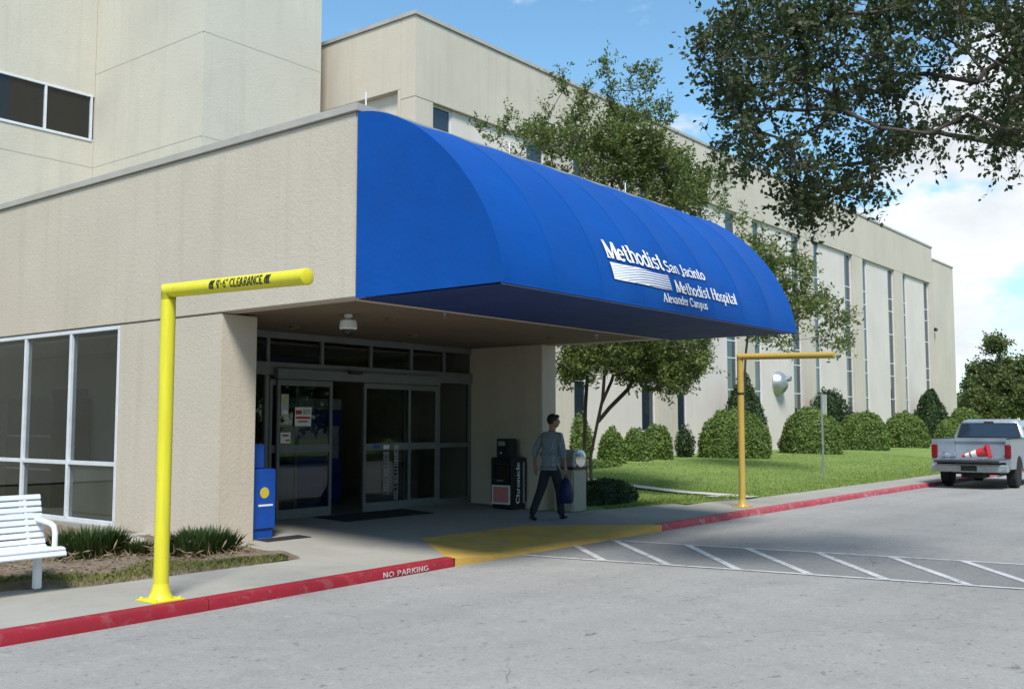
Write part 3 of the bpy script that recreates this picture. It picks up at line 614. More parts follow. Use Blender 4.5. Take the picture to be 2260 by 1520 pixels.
# ceiling fixtures
sc = thing('security_camera', 'white dome security camera hanging from the soffit', 'camera', (9.22, 10.12, ZS))
MB().lathe([(.055, ZS + .01), (.055, ZS - .03), (.03, ZS - .035), (.03, ZS - .06)], (9.22, 10.12, 0)).build('mount', 'white_metal', sc, smooth=True)
MB().lathe([(.06, ZS - .055), (.105, ZS - .07), (.115, ZS - .12), (.12, ZS - .175), (.11, ZS - .19)], (9.22, 10.12, 0)).build('housing', 'white_metal', sc, smooth=True)
MB().lathe([(.09 * math.cos(R(a)), ZS - .188 - .085 * math.sin(R(a))) for a in (0, 20, 40, 60, 80, 89)], (9.22, 10.12, 0)).build('dome', 'glass_brown', sc, smooth=True)
for i, (x, y) in enumerate(((9.93, 10.01), (9.86, 12.0), (13.8, 10.12), (12.0, 11.6))):
    o = MB().lathe([(.075, ZS + .014), (.075, ZS - .012), (.055, ZS - .016), (.05, ZS + .0)], (x, y, 0)).build('recessed_light', 'soffit', None, smooth=True)
    tag(o, 'small round recessed light fitting in the canopy soffit', 'light', 'recessed lights in the soffit')
for i, (x, y) in enumerate(((9.9, 9.0), (13.8, 9.2))):
    o = MB().lathe([(.035, ZS + .014), (.035, ZS - .008), (.012, ZS - .012), (.012, ZS - .05), (.028, ZS - .055), (.028, ZS - .06)], (x, y, 0), 12).build('sprinkler_head', 'galv', None, smooth=True)
    tag(o, 'tiny metal sprinkler head under the canopy soffit edge', 'sprinkler', 'sprinkler heads in the soffit')
for x in (8.2, 10.95, 14.0):
    o = MB().tube([(x, YF + .12, ZT + .09), (x, YF + .12, ZT + .32)], .010, 8).build('lightning_rod', 'white_metal', None, smooth=True)
    tag(o, 'thin pale lightning rod standing on the entrance roof edge', 'rod', 'lightning rods on the roof edge')
# ================================================================== AWNING
aw = thing('awning', 'big blue barrel awning with white hospital lettering over the entrance', 'awning', (11.6, 7.5, 3.17))
AX0, AX1, AY0, AY1, AZ0, AZ1 = X0 - .01, 15.27, 6.40, YF - .04, 3.165, 5.34
NPROF = 30
prof = []
for k in range(NPROF + 1):
    t = k / NPROF * math.pi / 2
    # superellipse through the measured end outline
    e = 1.2
    prof.append((AY1 - (AY1 - AY0) * math.sin(t) ** e, AZ0 + (AZ1 - AZ0) * math.cos(t) ** e))
arc_s = [0]
for a, b in zip(prof[:-1], prof[1:]): arc_s.append(arc_s[-1] + math.hypot(b[0] - a[0], b[1] - a[1]))
LTOT = arc_s[-1]
def awn(x, s, off=0.0):
    """point on the fabric at x, s metres up from the lower hem along the curve"""
    q = LTOT - s; y = float(np.interp(q, arc_s, [p[0] for p in prof])); z = float(np.interp(q, arc_s, [p[1] for p in prof]))
    y2 = float(np.interp(q + .02, arc_s, [p[0] for p in prof])); z2 = float(np.interp(q + .02, arc_s, [p[1] for p in prof]))
    y1 = float(np.interp(q - .02, arc_s, [p[0] for p in prof])); z1 = float(np.interp(q - .02, arc_s, [p[1] for p in prof]))
    d = Vector((0, y2 - y1, z2 - z1)).normalized(); nrm = Vector((0, -abs(d.z), abs(d.y)))
    return Vector((x, y, z)) + nrm * off
NPAN = 8; PW = (AX1 - AX0) / NPAN
def sag(x):
    t = ((x - AX0) / PW) % 1.0
    return -.014 * math.sin(math.pi * t)
for k in range(NPAN):
    mm = MB(); a = AX0 + k * PW; nn = 10
    for i in range(nn + 1):
        x = a + PW * i / nn; sg = -.014 * math.sin(math.pi * i / nn)
        for j in range(NPROF + 1):
            q = LTOT - arc_s[j]; p = awn(x, q, sg * min(1, q / .35) * min(1, (LTOT - q) / .3)); mm.v.append(tuple(p))
    for i in range(nn):
        for j in range(NPROF): b = i * (NPROF + 1) + j; mm.f.append((b, b + 1, b + NPROF + 2, b + NPROF + 1))
    mm.build('fabric_panel', 'awning_blue', aw, smooth=True)
for x in (AX0 - .006, AX1 + .006):
    mm = MB(); mm.prism([(x, p[0], p[1]) for p in prof] + [(x, AY1, AZ0)], (.008 if x < 9 else -.008, 0, 0)); mm.build('end_panel', 'awning_blue', aw)
part('underside', 'awning_shaded', aw, [(AX0 + .04, AX1 - .04, AY0 + .06, AY1, AZ0 - .012, AZ0 - .004)])
MB().tube([(AX0, AY0 + .005, AZ0 - .004), (AX1, AY0 + .005, AZ0 - .004)], .014, 8).build('hem_bar', 'awning_blue', aw, smooth=True)
part('hem_cord', 'beige_plastic', aw, [(AX0 + .02, AX1 - .02, AY0 + .035, AY0 + .05, AZ0 - .016, AZ0 - .006)])
for k in range(NPAN + 1):
    x = AX0 + k * PW + (.014 if k == 0 else -.014 if k == NPAN else 0)
    MB().tube([awn(x, LTOT - arc_s[j], -.028) for j in range(0, NPROF + 1, 2)], .014, 6).build('rib', 'galv', aw, smooth=True)
for k in range(1, NPAN):
    mm = MB(); x = AX0 + k * PW
    for j in range(NPROF + 1):
        q = LTOT - arc_s[j]; mm.v += [tuple(awn(x - .014, q, .0015)), tuple(awn(x + .014, q, .0015))]
    for j in range(NPROF): mm.f.append((2 * j, 2 * j + 1, 2 * j + 3, 2 * j + 2))
    mm.build('seam', 'awning_blue', aw, smooth=True)
def awtxt(x0, s0): return lambda u, v, i: awn(x0 + u, s0 + v, sag(x0 + u) + .016 + .0012 * i)
text_mesh('Methodist', SERIF, .25, 1.34, awtxt(10.04, .55)).build('lettering', 'letter_white', aw)
text_mesh('San Jacinto', SERIF, .165, 1.06, awtxt(11.43, .545)).build('lettering', 'letter_white', aw)
text_mesh('Methodist Hospital', SERIF, .165, 1.76, awtxt(11.52, .265)).build('lettering', 'letter_white', aw)
text_mesh('Alexander Campus', SERIF, .115, 1.18, awtxt(11.15, .105)).build('lettering', 'letter_white', aw)
# logo block: white slab cut by fine blue sweeping lines
lg = MB(); fn = awtxt(10.06, .27)
for i in range(30):
    for j in range(6):
        a, b, c, d = i / 30 * 1.36, (i + 1) / 30 * 1.36, .005 + j * .037, .005 + (j + 1) * .037
        lg.poly([fn(a, c, 0), fn(b, c, 0), fn(b, d, 0), fn(a, d, 0)])
lgo = lg.build('logo_block', 'letter_white', aw)
lm = MB()
for k in range(11):
    s0_ = -.10 + k * .033
    pts_ = []
    for i in range(25):
        t = i / 24; v = s0_ + .10 * t + .055 * math.sin(t * math.pi * .9)
        if .01 < v < .222: pts_.append((t * 1.34 + .01, v))
    if len(pts_) > 3:
        for i in range(len(pts_) - 1):
            w_ = .002 + .011 * (pts_[i][0] / 1.42); a, b = pts_[i], pts_[i + 1]
            lm.poly([fn(a[0], a[1] - w_ / 2, 3), fn(b[0], b[1] - w_ / 2, 3), fn(b[0], b[1] + w_ / 2, 3), fn(a[0], a[1] + w_ / 2, 3)])
lm.build('logo_lines', 'awning_blue', lgo)
# ================================================================== TOWER BLOCK
tb = thing('tower_block', 'tall plain cream tower block rising behind the entrance roof', 'building', (18.4, 27, 0))
part('tower', 'stucco_tower', tb, [(16.3, 20.6, 24.0, 36.0, 0, 17.6)], .02)
part('rear_wall', 'stucco_tower', tb, [(-14, 16.29, 29.72, 36.0, 0, 10.62), (-14, 16.29, 29.72, 36.0, 11.98, 17.2), (-14, -4, 29.72, 36, 10.62, 11.98)])
for z in (6.75, 9.74, 12.73, 15.7):
    part('joint_line', 'coping', tb, [(16.296, 20.604, 23.997, 24.02, z - .012, z + .012), (16.297, 16.32, 24.02, 29.72, z - .012, z + .012)])
part('joint_line', 'coping', tb, [(-14, 16.28, 29.716, 29.74, 9.73, 9.755)])
part('window_back', 'lobby_wall', tb, [(-4, 16.28, 31.4, 31.5, 10.62, 11.98)])
for k in range(12):
    a = 16.22 - 1.46 * (k + 1); b = a + 1.46
    w = part('window', 'alum_bright', tb, [(a, b, 29.69, 29.80, 10.55, 10.63)], .006); part('head', 'alum_bright', w, [(a, b, 29.69, 29.80, 11.96, 12.03)], .006)
    part('mullion', 'alum_bright', w, [(b - .07, b, 29.69, 29.80, 10.63, 11.96)], .006)
    part('pane', 'glass_brown', w, [(a, b - .07, 29.76, 29.77, 10.63, 11.96)])
# ================================================================== LONG BLOCK
lb = thing('long_block', 'long three storey cream block with tall recessed window bays behind the lawn', 'building', (47, 26, 0))
LX0, LX1, LY, LZT, HZ = 21.2, 72.6, 20.5, 13.9, 11.42
BW, PER, BX0 = 5.75, 7.36, 22.0
part('parapet_wall', 'stucco_far', lb, [(LX0, LX1, LY, LY + .6, HZ, LZT), (LX0, LX0 + .6, LY + .6, 42, 11.74, LZT), (LX0, LX1, 41.5, 42, 0, LZT), (LX1 - .6, LX1, LY + .6, 41.5, 0, LZT)], .015)
part('coping', 'coping', lb, [(LX0 - .05, LX1 + .05, LY - .05, LY + .65, LZT, LZT + .13), (LX0 - .05, LX0 + .65, LY + .65, 42, LZT, LZT + .13)], .01)
part('roof', 'roof_gravel', lb, [(LX0 + .5, LX1 - .5, LY + .5, 41.6, LZT - .6, LZT - .4)])
part('side_wall', 'stucco_far', lb, [(LX0, LX0 + .6, LY + .6, 21.22, 0, 11.74), (LX0, LX0 + .6, 26.5, 42, 0, 11.74)])
part('side_panel', 'panel', lb, [(LX0 + .22, LX0 + .5, 21.22, 26.5, 0, 11.74)])
edges = []
for k in range(7): edges.append((BX0 + PER * k, BX0 + PER * k + BW))
pil = [(LX0, edges[0][0])] + [(edges[k][1], edges[k + 1][0]) for k in range(6)] + [(edges[6][1], LX1)]
for a, b in pil: part('pilaster', 'stucco_far', lb, [(a, b, LY + .001, LY + .6, 0, HZ)], .015)
ZB = [.2, 1.5, 3.32, 4.76, 5.54, 7.35, 8.80, 9.57, HZ]
for a, b in edges:
    part('bay_panel', 'panel', lb, [(a + .95, b - 1.0, LY + .12, LY + .5, 0, HZ)], .012)
    for x0, x1 in ((a, a + .95), (b - 1.0, b)):
        w = part('window_strip', 'alum_bright', lb, [(x0, x0 + .05, LY + .16, LY + .24, .2, HZ)]); part('jamb', 'alum_bright', w, [(x1 - .05, x1, LY + .16, LY + .24, .2, HZ)])
        for z0_, z1_ in zip(ZB[:-1], ZB[1:]):
            part('transom', 'alum_bright', w, [(x0 + .05, x1 - .05, LY + .17, LY + .24, z1_ - .05, z1_)] )
            part('pane', 'glass_dark', w, [(x0 + .05, x1 - .05, LY + .20, LY + .21, z0_, z1_ - .05)])
part('back_wall', 'stucco_far', lb, [(LX0 + .6, LX1 - .6, LY + .6, LY + .7, 0, HZ)])
ew = thing('end_wing', 'plain cream end wing at the far corner of the long block', 'building', (78, 24, 0))
part('wall', 'stucco_far', ew, [(72.61, 74.6, 21.4, 34, 0, 13.4), (74.6, 79.6, 21.0, 34, 0, 13.4)], .02)
part('coping', 'coping', ew, [(72.62, 74.55, 21.35, 34, 13.4, 13.52), (74.55, 79.65, 20.95, 34, 13.4, 13.52)], .01)
part('roof', 'roof_gravel', ew, [(73, 79, 22, 33.5, 13.41, 13.45)])
wl = thing('wall_lamp', 'small dark floodlight bracketed on the end wing wall', 'lamp', (74.2, 21.4, 8.4))
part('arm', 'dark_plastic', wl, [(74.16, 74.24, 21.05, 21.41, 8.42, 8.48)]); part('head', 'dark_plastic', wl, [(73.95, 74.45, 20.75, 21.1, 8.28, 8.5)], .03)
wv = thing('wall_vent', 'round silver metal dome vent mounted on the pale bay panel', 'vent', (46.75, LY + .2, 3.74))
MB().lathe([(.58, .24), (.60, .06), (.56, .0), (.50, -.16), (.38, -.30), (.2, -.38), (.02, -.4)], (46.75, LY, 3.74), 28, 'Y').build('dome', 'vent_metal', wv, smooth=True)
MB().lathe([(.13, -.36), (.13, -.5), (.10, -.52), (.10, -.4)], (46.95, LY, 3.95), 14, 'Y').build('nozzle', 'galv', wv, smooth=True)
# ================================================================== CLEARANCE BARS
def clearance(label, mat, x, y, zb, z, L, r, text=None, yaw=0.0):
    t = thing('clearance_bar', label, 'clearance bar', (x, y, zb), rz=yaw)
    h = z - zb
    part_l = lambda nm, mb, mt, **k: mb.build(nm, mt, t, local=True, **k)
    part_l('post', MB().tube([(0, 0, .012), (0, 0, h - r * .2)] , r, 24), mat, smooth=True)
    # mitred elbow and bar
    part_l('bar', MB().loft([[(r * math.cos(a), r * math.sin(a), h + r * math.sin(a) * 1.0) for a in [2 * math.pi * j / 24 for j in range(24)]], [(r * math.cos(a), -L, h - .045 + r * math.sin(a)) for a in [2 * math.pi * j / 24 for j in range(24)]]]), mat, smooth=True)
    part_l('elbow', MB().loft([[(r * math.cos(a), r * math.sin(a), h - r * 1.3) for a in [2 * math.pi * j / 24 for j in range(24)]], [(r * math.cos(a), r * math.sin(a), h + r * math.sin(a)) for a in [2 * math.pi * j / 24 for j in range(24)]]]), mat, smooth=True)
    part_l('end_cap', MB().lathe([(r * 1.03, .0), (r * 1.03, -.02), (r * .9, -.026)], (0, -L, h - .045), 24, 'Y'), mat, smooth=True)
    part_l('base_plate', MB().box(-.155, .155, -.155, .155, -.002, .016), mat, bevel=.004)
    part_l('collar', MB().lathe([(r * 1.75, .016), (r * 1.6, .03), (r * 1.25, .085), (r * 1.04, .15)], (0, 0, 0), 24), mat, smooth=True)
    for sx in (-.12, .12):
        for sy in (-.12, .12): part_l('bolt', MB().lathe([(.016, .016), (.016, .032), (.008, .036)], (sx, sy, 0), 6), mat)
    if text:
        ph0 = R(12)
        def f(u, v, i):
            a = ph0 + (v - .05) / r; return (-(r + .0016 + .0009 * i) * math.cos(a), -.72 - u, h - .045 * (.72 + u) / L + (r + .0016 + .0009 * i) * math.sin(a))
        part_l('lettering', text_mesh(text, SANS, .078, .84, f), 'letter_black')
    return t
clearance('bright yellow overhead clearance bar with black lettering, beside the red kerb', 'yellow_bright', 5.32, 8.28, .14, 2.955, 1.93, .067, '/// 9\'-6" CLEARANCE ///')
clearance('faded ochre overhead clearance bar standing by the lawn past the kerb ramp', 'yellow_ochre', 18.2, 8.78, .14, 3.04, 1.85, .062, None)
o = MB().lathe([(.074, 2.31), (.077, 2.315), (.077, 2.34), (.074, 2.345)], (18.2, 8.78, 0), 20).build('cable_tie', 'dark_plastic', bpy.data.objects['clearance_bar.001'], smooth=True)
# ================================================================== BENCH
bx0, bx1, bzg = 3.2, 5.02, .2
bn = thing('park_bench', 'white slatted metal bench on the grass beside the windows', 'bench', (4.1, 9.7, bzg))
def slat(y, z, tilt, w=.052, t=.022):
    c, s = math.cos(tilt), math.sin(tilt)
    pr = [(-w / 2, -t / 2), (w / 2, -t / 2), (w / 2, t / 2), (-w / 2, t / 2)]
    MB().prism([(bx0, y + a * c - b * s, z + a * s + b * c) for a, b in pr], (bx1 - bx0, 0, 0)).build('slat', 'bench_white', bn, bevel=.006)
path = [(9.405, .505, 1.15), (9.43, .545, .35), (9.49, .552, .0), (9.55, .548, -.06), (9.61, .542, -.08), (9.67, .537, -.08), (9.73, .533, -.02), (9.785, .545, .5), (9.815, .592, 1.15), (9.838, .652, 1.25), (9.856, .712, 1.3), (9.873, .772, 1.3), (9.890, .832, 1.3), (9.907, .892, 1.3), (9.924, .952, 1.3), (9.94, 1.012, 1.3)]
for y, z, tl in path: slat(y, z, tl)
for x in (bx0 + .2, bx1 - .16):
    MB().tube([(x, 9.43, .52), (x, 9.55, .515), (x, 9.74, .50), (x, 9.81, .54), (x, 9.85, .64), (x, 9.95, 1.0)], .022, 8).build('support_frame', 'bench_white', bn, smooth=True)
    part('leg', 'bench_white', bn, [(x - .035, x + .035, 9.60, 9.66, bzg - .03, .51)], .008)
    MB().tube([(x + .10, 9.90, .80), (x + .10, 9.75, .79), (x + .10, 9.60, .775), (x + .10, 9.535, .75), (x + .10, 9.51, .69), (x + .10, 9.51, .55)], .026, 10).build('armrest', 'bench_white', bn, smooth=True)
# ================================================================== NEWSPAPER BOXES, BIN, MAT, VENDING MACHINE
def news_box(label, x0, x1, y0, y1, zb, z1, mat, cw):
    t = thing('newspaper_box', label, 'newspaper box', ((x0 + x1) / 2, (y0 + y1) / 2, zb))
    part('body', mat, t, [(x0, x1, y0, y1, zb + .14, z1)], .02, seg=3)
    part('pedestal', mat, t, [(x0 + .03, x1 - .03, y0 + .02, y1 - .02, zb, zb + .14)], .01)
    yc = (y0 + y1) / 2
    part('coin_box', mat, t, [(x0 + .03, x0 + .03 + .26, yc - cw, yc + cw, z1, z1 + .34)], .015)
    d = part('door', 'dark_plastic', t, [(x0 - .015, x0, y0 + .05, y1 - .05, zb + .52, z1 - .08)], .008)
    part('door_glass', 'glass_brown', d, [(x0 - .018, x0 - .0155, y0 + .09, y1 - .09, zb + .58, z1 - .13)])
    part('handle', 'galv', d, [(x0 - .045, x0 - .016, yc - .07, yc + .07, zb + .53, zb + .555)], .006)
    return t
nb = news_box('black newspaper box with pink card and white title, against the pier', 14.38, 14.82, 11.42, 11.92, .17, 1.13, 'black_paint', .14)
pc = part('card', 'sign_white', nb, [(14.372, 14.3785, 11.46, 11.88, .29, .63)]); part('card_print', 'pink_card', pc, [(14.3695, 14.3715, 11.49, 11.85, .32, .60)])
part('coin_plate', 'galv', nb, [(14.402, 14.409, 11.60, 11.76, 1.34, 1.42)], .002); MB().lathe([(.03, 0), (.03, -.012), (.02, -.016)], (14.41, 11.70, 1.21), 14, 'X').build('coin_slot', 'chrome', nb, smooth=True)
chrono = dict(SERIF)
text_mesh('Chronicle', SERIF, .10, .74, lambda u, v, i: (14.56 - v + .04, 11.418 - .0012 * i, .30 + u)).build('lettering', 'letter_white', nb)
part('side_strip', 'galv', nb, [(14.70, 14.75, 11.415, 11.419, .30, 1.05)])
bb = news_box('bright blue newspaper box tucked behind the entrance column', 8.56, 8.98, 11.26, 11.72, .165, 1.12, 'blue_paint', .13)
MB().lathe([(.075, 0), (.075, -.003), (.07, -.004)], (8.78, 11.259, .80), 20, 'Y').build('emblem', 'logo_yellow', bb); part('title_line', 'letter_white', bb, [(8.68, 8.92, 11.255, 11.258, .62, .645)])
tbn = thing('trash_bin', 'beige litter bin with silver hood and round flap beside the walking man', 'bin', (15.2, 10.72, .15))
part('body', 'beige_plastic', tbn, [(14.98, 15.42, 10.5, 10.94, .15, .92)], .03, seg=3)
part('hood_rim', 'dark_plastic', tbn, [(14.965, 15.435, 10.485, 10.955, .92, .965)], .012)
MB().prism([(14.98, 10.5, .965), (15.42, 10.5, .965), (15.42, 10.5, 1.2), (15.36, 10.5, 1.27), (15.04, 10.5, 1.27), (14.98, 10.5, 1.2)], (0, .44, 0)).build('hood', 'galv', tbn, bevel=.02)
MB().lathe([(.155, 0), (.155, -.014), (.13, -.022), (.05, -.03)], (15.20, 10.5, 1.11), 24, 'Y').build('flap', 'chrome', tbn, smooth=True)
dm = MB().box(10.9, 12.9, 11.95, 12.72, 0, .012)
dm.v = [(a, b, c + bz(b)+.001) for a, b, c in dm.v]
tag(dm.build('door_mat', 'mat_and_shadow'), 'black rubber door mat in front of the sliding doors', 'mat')
sm = MB().box(8.6, 9.35, 10.95, 11.22, 0, .008); sm.v = [(a, b, c + bz(b) + .001) for a, b, c in sm.v]; tag(sm.build('box_shadow', 'mat_and_shadow'), 'dark sheet painted as the shadow of the blue newspaper box on the concrete', 'mat')  # dark sheet that paints the blue box's cast shadow on the concrete
vm = thing('vending_machine', 'tall blue vending machine standing inside the glass doors', 'vending machine', (12.3, 14.7, .235))
part('cabinet', 'blue_machine', vm, [(11.6, 12.95, 14.35, 15.1, .25, 2.0)], .02); part('header', 'galv', vm, [(11.6, 12.95, 14.35, 15.1, 2.0, 2.2)], .02)
part('front_panel', 'blue_paint', vm, [(11.68, 12.5, 14.33, 14.349, .5, 1.9)], .006); part('coin_panel', 'galv', vm, [(12.56, 12.86, 14.33, 14.349, 1.1, 1.7)], .006); part('tray', 'dark_plastic', vm, [(11.75, 12.4, 14.32, 14.329, .32, .47)], .004)
lc = thing('reception_counter', 'pale counter inside the side windows', 'counter', (9.3, 15.8, .235))
part('front', 'lobby_wall', lc, [(9.0, 9.7, 14.3, 17.0, .235, 1.05)], .01); part('top', 'white_metal', lc, [(8.95, 9.75, 14.25, 17.05, 1.05, 1.09)], .006)
ch = thing('storage_cabinet', 'dark cabinet standing inside the side windows', 'cabinet', (9.6, 18.4, .235))
part('carcass', 'dark_plastic', ch, [(9.2, 9.9, 17.85, 19.6, .235, 2.2)], .01)
for z in (.9, 1.5): part('shelf_edge', 'lobby_wall', ch, [(9.18, 9.199, 17.9, 19.55, z, z + .03)])
# ================================================================== SIGN POST
sp = thing('sign_post', 'thin galvanised post with small white sign standing on the lawn', 'sign', (28.3, 11.15, .2))
part('post', 'galv', sp, [(28.27, 28.33, 11.12, 11.16, .1, 2.62)], .006)
MB().box(-.16, .16, -.006, .006, 0, .55)
s_ = MB(); a_ = R(52)
for sx in (-.15, .15):
    pass
pl_ = [(math.cos(a_) * -.15, math.sin(a_) * -.15), (math.cos(a_) * .15, math.sin(a_) * .15)]
s_.prism([(28.3 + pl_[0][0], 11.09 + pl_[0][1], 2.02), (28.3 + pl_[1][0], 11.09 + pl_[1][1], 2.02), (28.3 + pl_[1][0], 11.09 + pl_[1][1], 2.58), (28.3 + pl_[0][0], 11.09 + pl_[0][1], 2.58)], (.006, -.005, 0)).build('sign_plate', 'sign_white', sp)
# ================================================================== PLANTS
def dome_bush(nm, label, x, y, z, rx, ry, h, mat, n, size, seed, shape='dome', group=None, mesh=None):
    t = thing(nm, label, 'shrub', (x, y, z), group)
    r = np.random.default_rng(seed); u = r.uniform(0, 1, n); th = r.uniform(0, 2 * math.pi, n)
    if shape == 'dome':
        # fuller than an ellipsoid: sides rise steeply and round over
        cz = u; rad = (1 - cz ** 2.6) ** 0.5
    elif shape == 'cone': cz = u; rad = np.clip(1 - cz ** 1.7, 0, 1) ** .72
    else: cz = u; rad = np.sin(np.pi * (.12 + .86 * cz)) ** .6
    top = r.uniform(0, 1, n) < .22
    if shape == 'dome': rr = np.sqrt(r.uniform(0, 1, n)); cz = np.where(top, (1 - rr ** 2) ** (1 / 2.6), cz); rad = np.where(top, rr, rad)
    D = np.stack([rad * np.cos(th), rad * np.sin(th), cz], 1)
    bumpn = smooth_noise(D, 3.5, seed) * .085 + smooth_noise(D, 10, seed + 1) * .06
    loose = .16 if shape == 'loose' else .05
    Pn = D * (1 + bumpn[:, None]) * (1 - np.abs(r.normal(size=n))[:, None] * loose) * np.array([rx, ry, h]) + np.array([x, y, z])
    N = unit(D * np.array([1 / rx, 1 / ry, 1 / h]) + 1e-6)
    V, F = leaf_quads(Pn, size, .6, N, .35 if shape == 'loose' else .5)
    npmesh('foliage', V, F, mat, t, np.clip(.45 + .8 * smooth_noise(D, 7, seed + 5) * .4 + r.normal(size=n) * .2, 0, 1))
    # opaque twiggy core
    rings = []
    for k in range(9):
        c = k / 8 * .97
        if shape == 'dome': q = (1 - c ** 2.6) ** .5
        elif shape == 'cone': q = (1 - c ** 1.7) ** .72
        else: q = math.sin(math.pi * (.12 + .86 * c)) ** .6
        q *= .86 if shape != 'loose' else .62
        rings.append([(x + rx * q * math.cos(a) * (1 + .06 * math.sin(3 * a + seed)), y + ry * q * math.sin(a), z - .1 + (h * .9) * c + .1) for a in [2 * math.pi * j / 20 for j in range(20)]])
    MB().loft(rings).build('core', mat, t, smooth=True)
    return t
def place(px, Y, wpx, ytop, ybase):
    """foot, half width and height of a plant seen at px, standing on the lawn at depth row Y"""
    d = pray(px, ybase); t = Y / d.y; p = CAM + d * t; dep = (p - CAM).dot(FW)
    z = lz(p.x, Y) ; ph = (1.72 + (937 - ytop) * dep / FPX) - z
    return p.x, Y, z, wpx * dep / FPX / 2, max(.3, ph)
G = 'clipped dome shrubs along the long block'
specs = [
 ('clipped_shrub', 'small round clipped shrub nearest the tree trunk', 1352, 17.6, 62, 950, 1015, 'leaf_clipped', 'dome', 3500, .09),
 ('clipped_shrub', 'small round clipped shrub in the middle of the close trio', 1405, 17.9, 66, 950, 1012, 'leaf_clipped', 'dome', 3500, .09),
 ('clipped_shrub', 'taller round clipped shrub ending the close trio', 1450, 18.2, 70, 938, 1012, 'leaf_clipped', 'dome', 4200, .09),
 ('clipped_shrub', 'large clipped dome shrub behind the ochre clearance bar', 1620, 17.3, 170, 905, 1005, 'leaf_clipped', 'dome', 15000, .085),
 ('clipped_shrub', 'large clipped dome shrub behind the sign post', 1790, 17.3, 152, 900, 998, 'leaf_clipped', 'dome', 14000, .095),
 ('clipped_shrub', 'shaggy clipped dome shrub next past the sign post dome', 1905, 17.5, 105, 910, 990, 'leaf_clipped', 'dome', 9000, .11),
 ('clipped_shrub', 'clipped dome shrub at the far end of the lawn before the dark cone', 1998, 17.6, 98, 913, 984, 'leaf_clipped', 'dome', 9000, .12),
 ('clipped_shrub', 'pale clipped dome shrub half hidden behind the pickup cab', 2095, 17.4, 60, 925, 972, 'leaf_clipped', 'dome', 6000, .13),
 ('clipped_shrub', 'pale pointed clipped shrub beneath the end wing corner', 2132, 19.3, 72, 900, 962, 'leaf_clipped', 'dome', 6000, .14),
 ('cone_shrub', 'dark cone shaped evergreen shrub against the wall behind the large dome', 1645, 19.4, 106, 830, 1000, 'leaf_dark', 'cone', 9000, .10),
 ('cone_shrub', 'dark cone shaped evergreen shrub beside the pickup cab', 2056, 19.5, 84, 860, 975, 'leaf_dark', 'cone', 8000, .14),
 ('loose_shrub', 'loose dark shrub behind the sign post against the windows', 1832, 19.3, 100, 850, 995, 'leaf_dark', 'loose', 7000, .12),
 ('loose_shrub', 'thin wispy shrub between the trio and the large dome', 1512, 18.8, 44, 940, 1008, 'leaf_dark', 'loose', 1800, .08),
 ('loose_shrub', 'narrow upright green shrub behind the twin tree trunks', 1284, 18.6, 52, 915, 1010, 'leaf_clipped', 'loose', 2600, .08)]
for i, (nm, lab, px, Y, wp, yt, yb, mt, sh, n, sz) in enumerate(specs):
    x, y, z, r_, h_ = place(px, Y, wp, yt, yb); dome_bush(nm, lab, x, y, z, r_, min(r_, 1.25), h_, mt, n, sz, 20 + i, sh)
hx = .5 * (15.9 + 17.6)
dome_bush('low_hedge', 'low dark hedge in the shade behind the litter bin', 16.75, 11.0, .16, 1.0, .42, .52, 'leaf_dark', 9000, .05, 77)
dome_bush('low_hedge', 'thin low hedge strip at the foot of the tree', 24.5, 16.6, .4, 1.6, .4, .3, 'leaf_clipped', 4000, .06, 78)
def tuft(label, x, y, z, r, h, n, seed):
    t = thing('grass_tuft', label, 'plant', (x, y, z)); rr = np.random.default_rng(seed)
    a = rr.uniform(0, 6.283, n); q = np.sqrt(rr.uniform(0, 1, n)) * r * .55; bx_ = x + q * np.cos(a) * 1.25; by_ = y + q * np.sin(a)
    L = h * rr.uniform(.7, 1.35, n); out = (.35 + .9 * q / r) * rr.uniform(.5, 1.1, n); dx = np.stack([np.cos(a + rr.normal(size=n) * .5), np.sin(a + rr.normal(size=n) * .5), np.zeros(n)], 1)
    def curve(s): # arching blade
        return np.stack([bx_, by_, np.full(n, z)], 1) + dx * (out * L * s * (0.5 + .5 * s))[:, None] * .8 + np.array([0, 0, 1.]) * (L * (s * 1.25 - .55 * out * s * s))[:, None]
    w = .0085; side = np.stack([-dx[:, 1], dx[:, 0], np.zeros(n)], 1) * w
    pts_ = [curve(s) for s in (0, .4, .75, 1.0)]
    V = np.stack([pts_[0] - side, pts_[0] + side, pts_[1] + side, pts_[2] + side * .8, pts_[3], pts_[2] - side * .8, pts_[1] - side], 1).reshape(-1, 3)
    npmesh('blades', V, np.arange(7 * n).reshape(n, 7), 'leaf_tuft', t, np.clip(rr.normal(size=n) * .25 + .45, 0, 1))
    m2 = int(n * .9); a = rr.uniform(0, 6.283, m2); q = r * (.35 + .6 * rr.uniform(0, 1, m2)); P = np.stack([x + q * np.cos(a) * 1.3, y + q * np.sin(a), z + rr.uniform(0, 1, m2) ** 2 * h * .55], 1)
    V, F = leaf_quads(P, .13, .12, sdir=np.tile([0, 0, -1.], (m2, 1)), smix=.35); npmesh('dead_leaves', V, F, 'leaf_dead', t, rr.uniform(0, 1, m2))
tuft('large strappy grass clump with dead skirt between bench and window', 6.25, 11.2, .2, .58, .27, 1000, 1)
tuft('strappy grass clump with dead brown skirt in front of the entrance column', 7.18, 10.35, .2, .52, .25, 900, 2)
tuft('little grass clump right behind the yellow post', 6.62, 10.75, .2, .16, .16, 220, 3)
tuft('low grass clump behind the bench below the windows', 5.2, 11.6, .2, .5, .3, 800, 4)
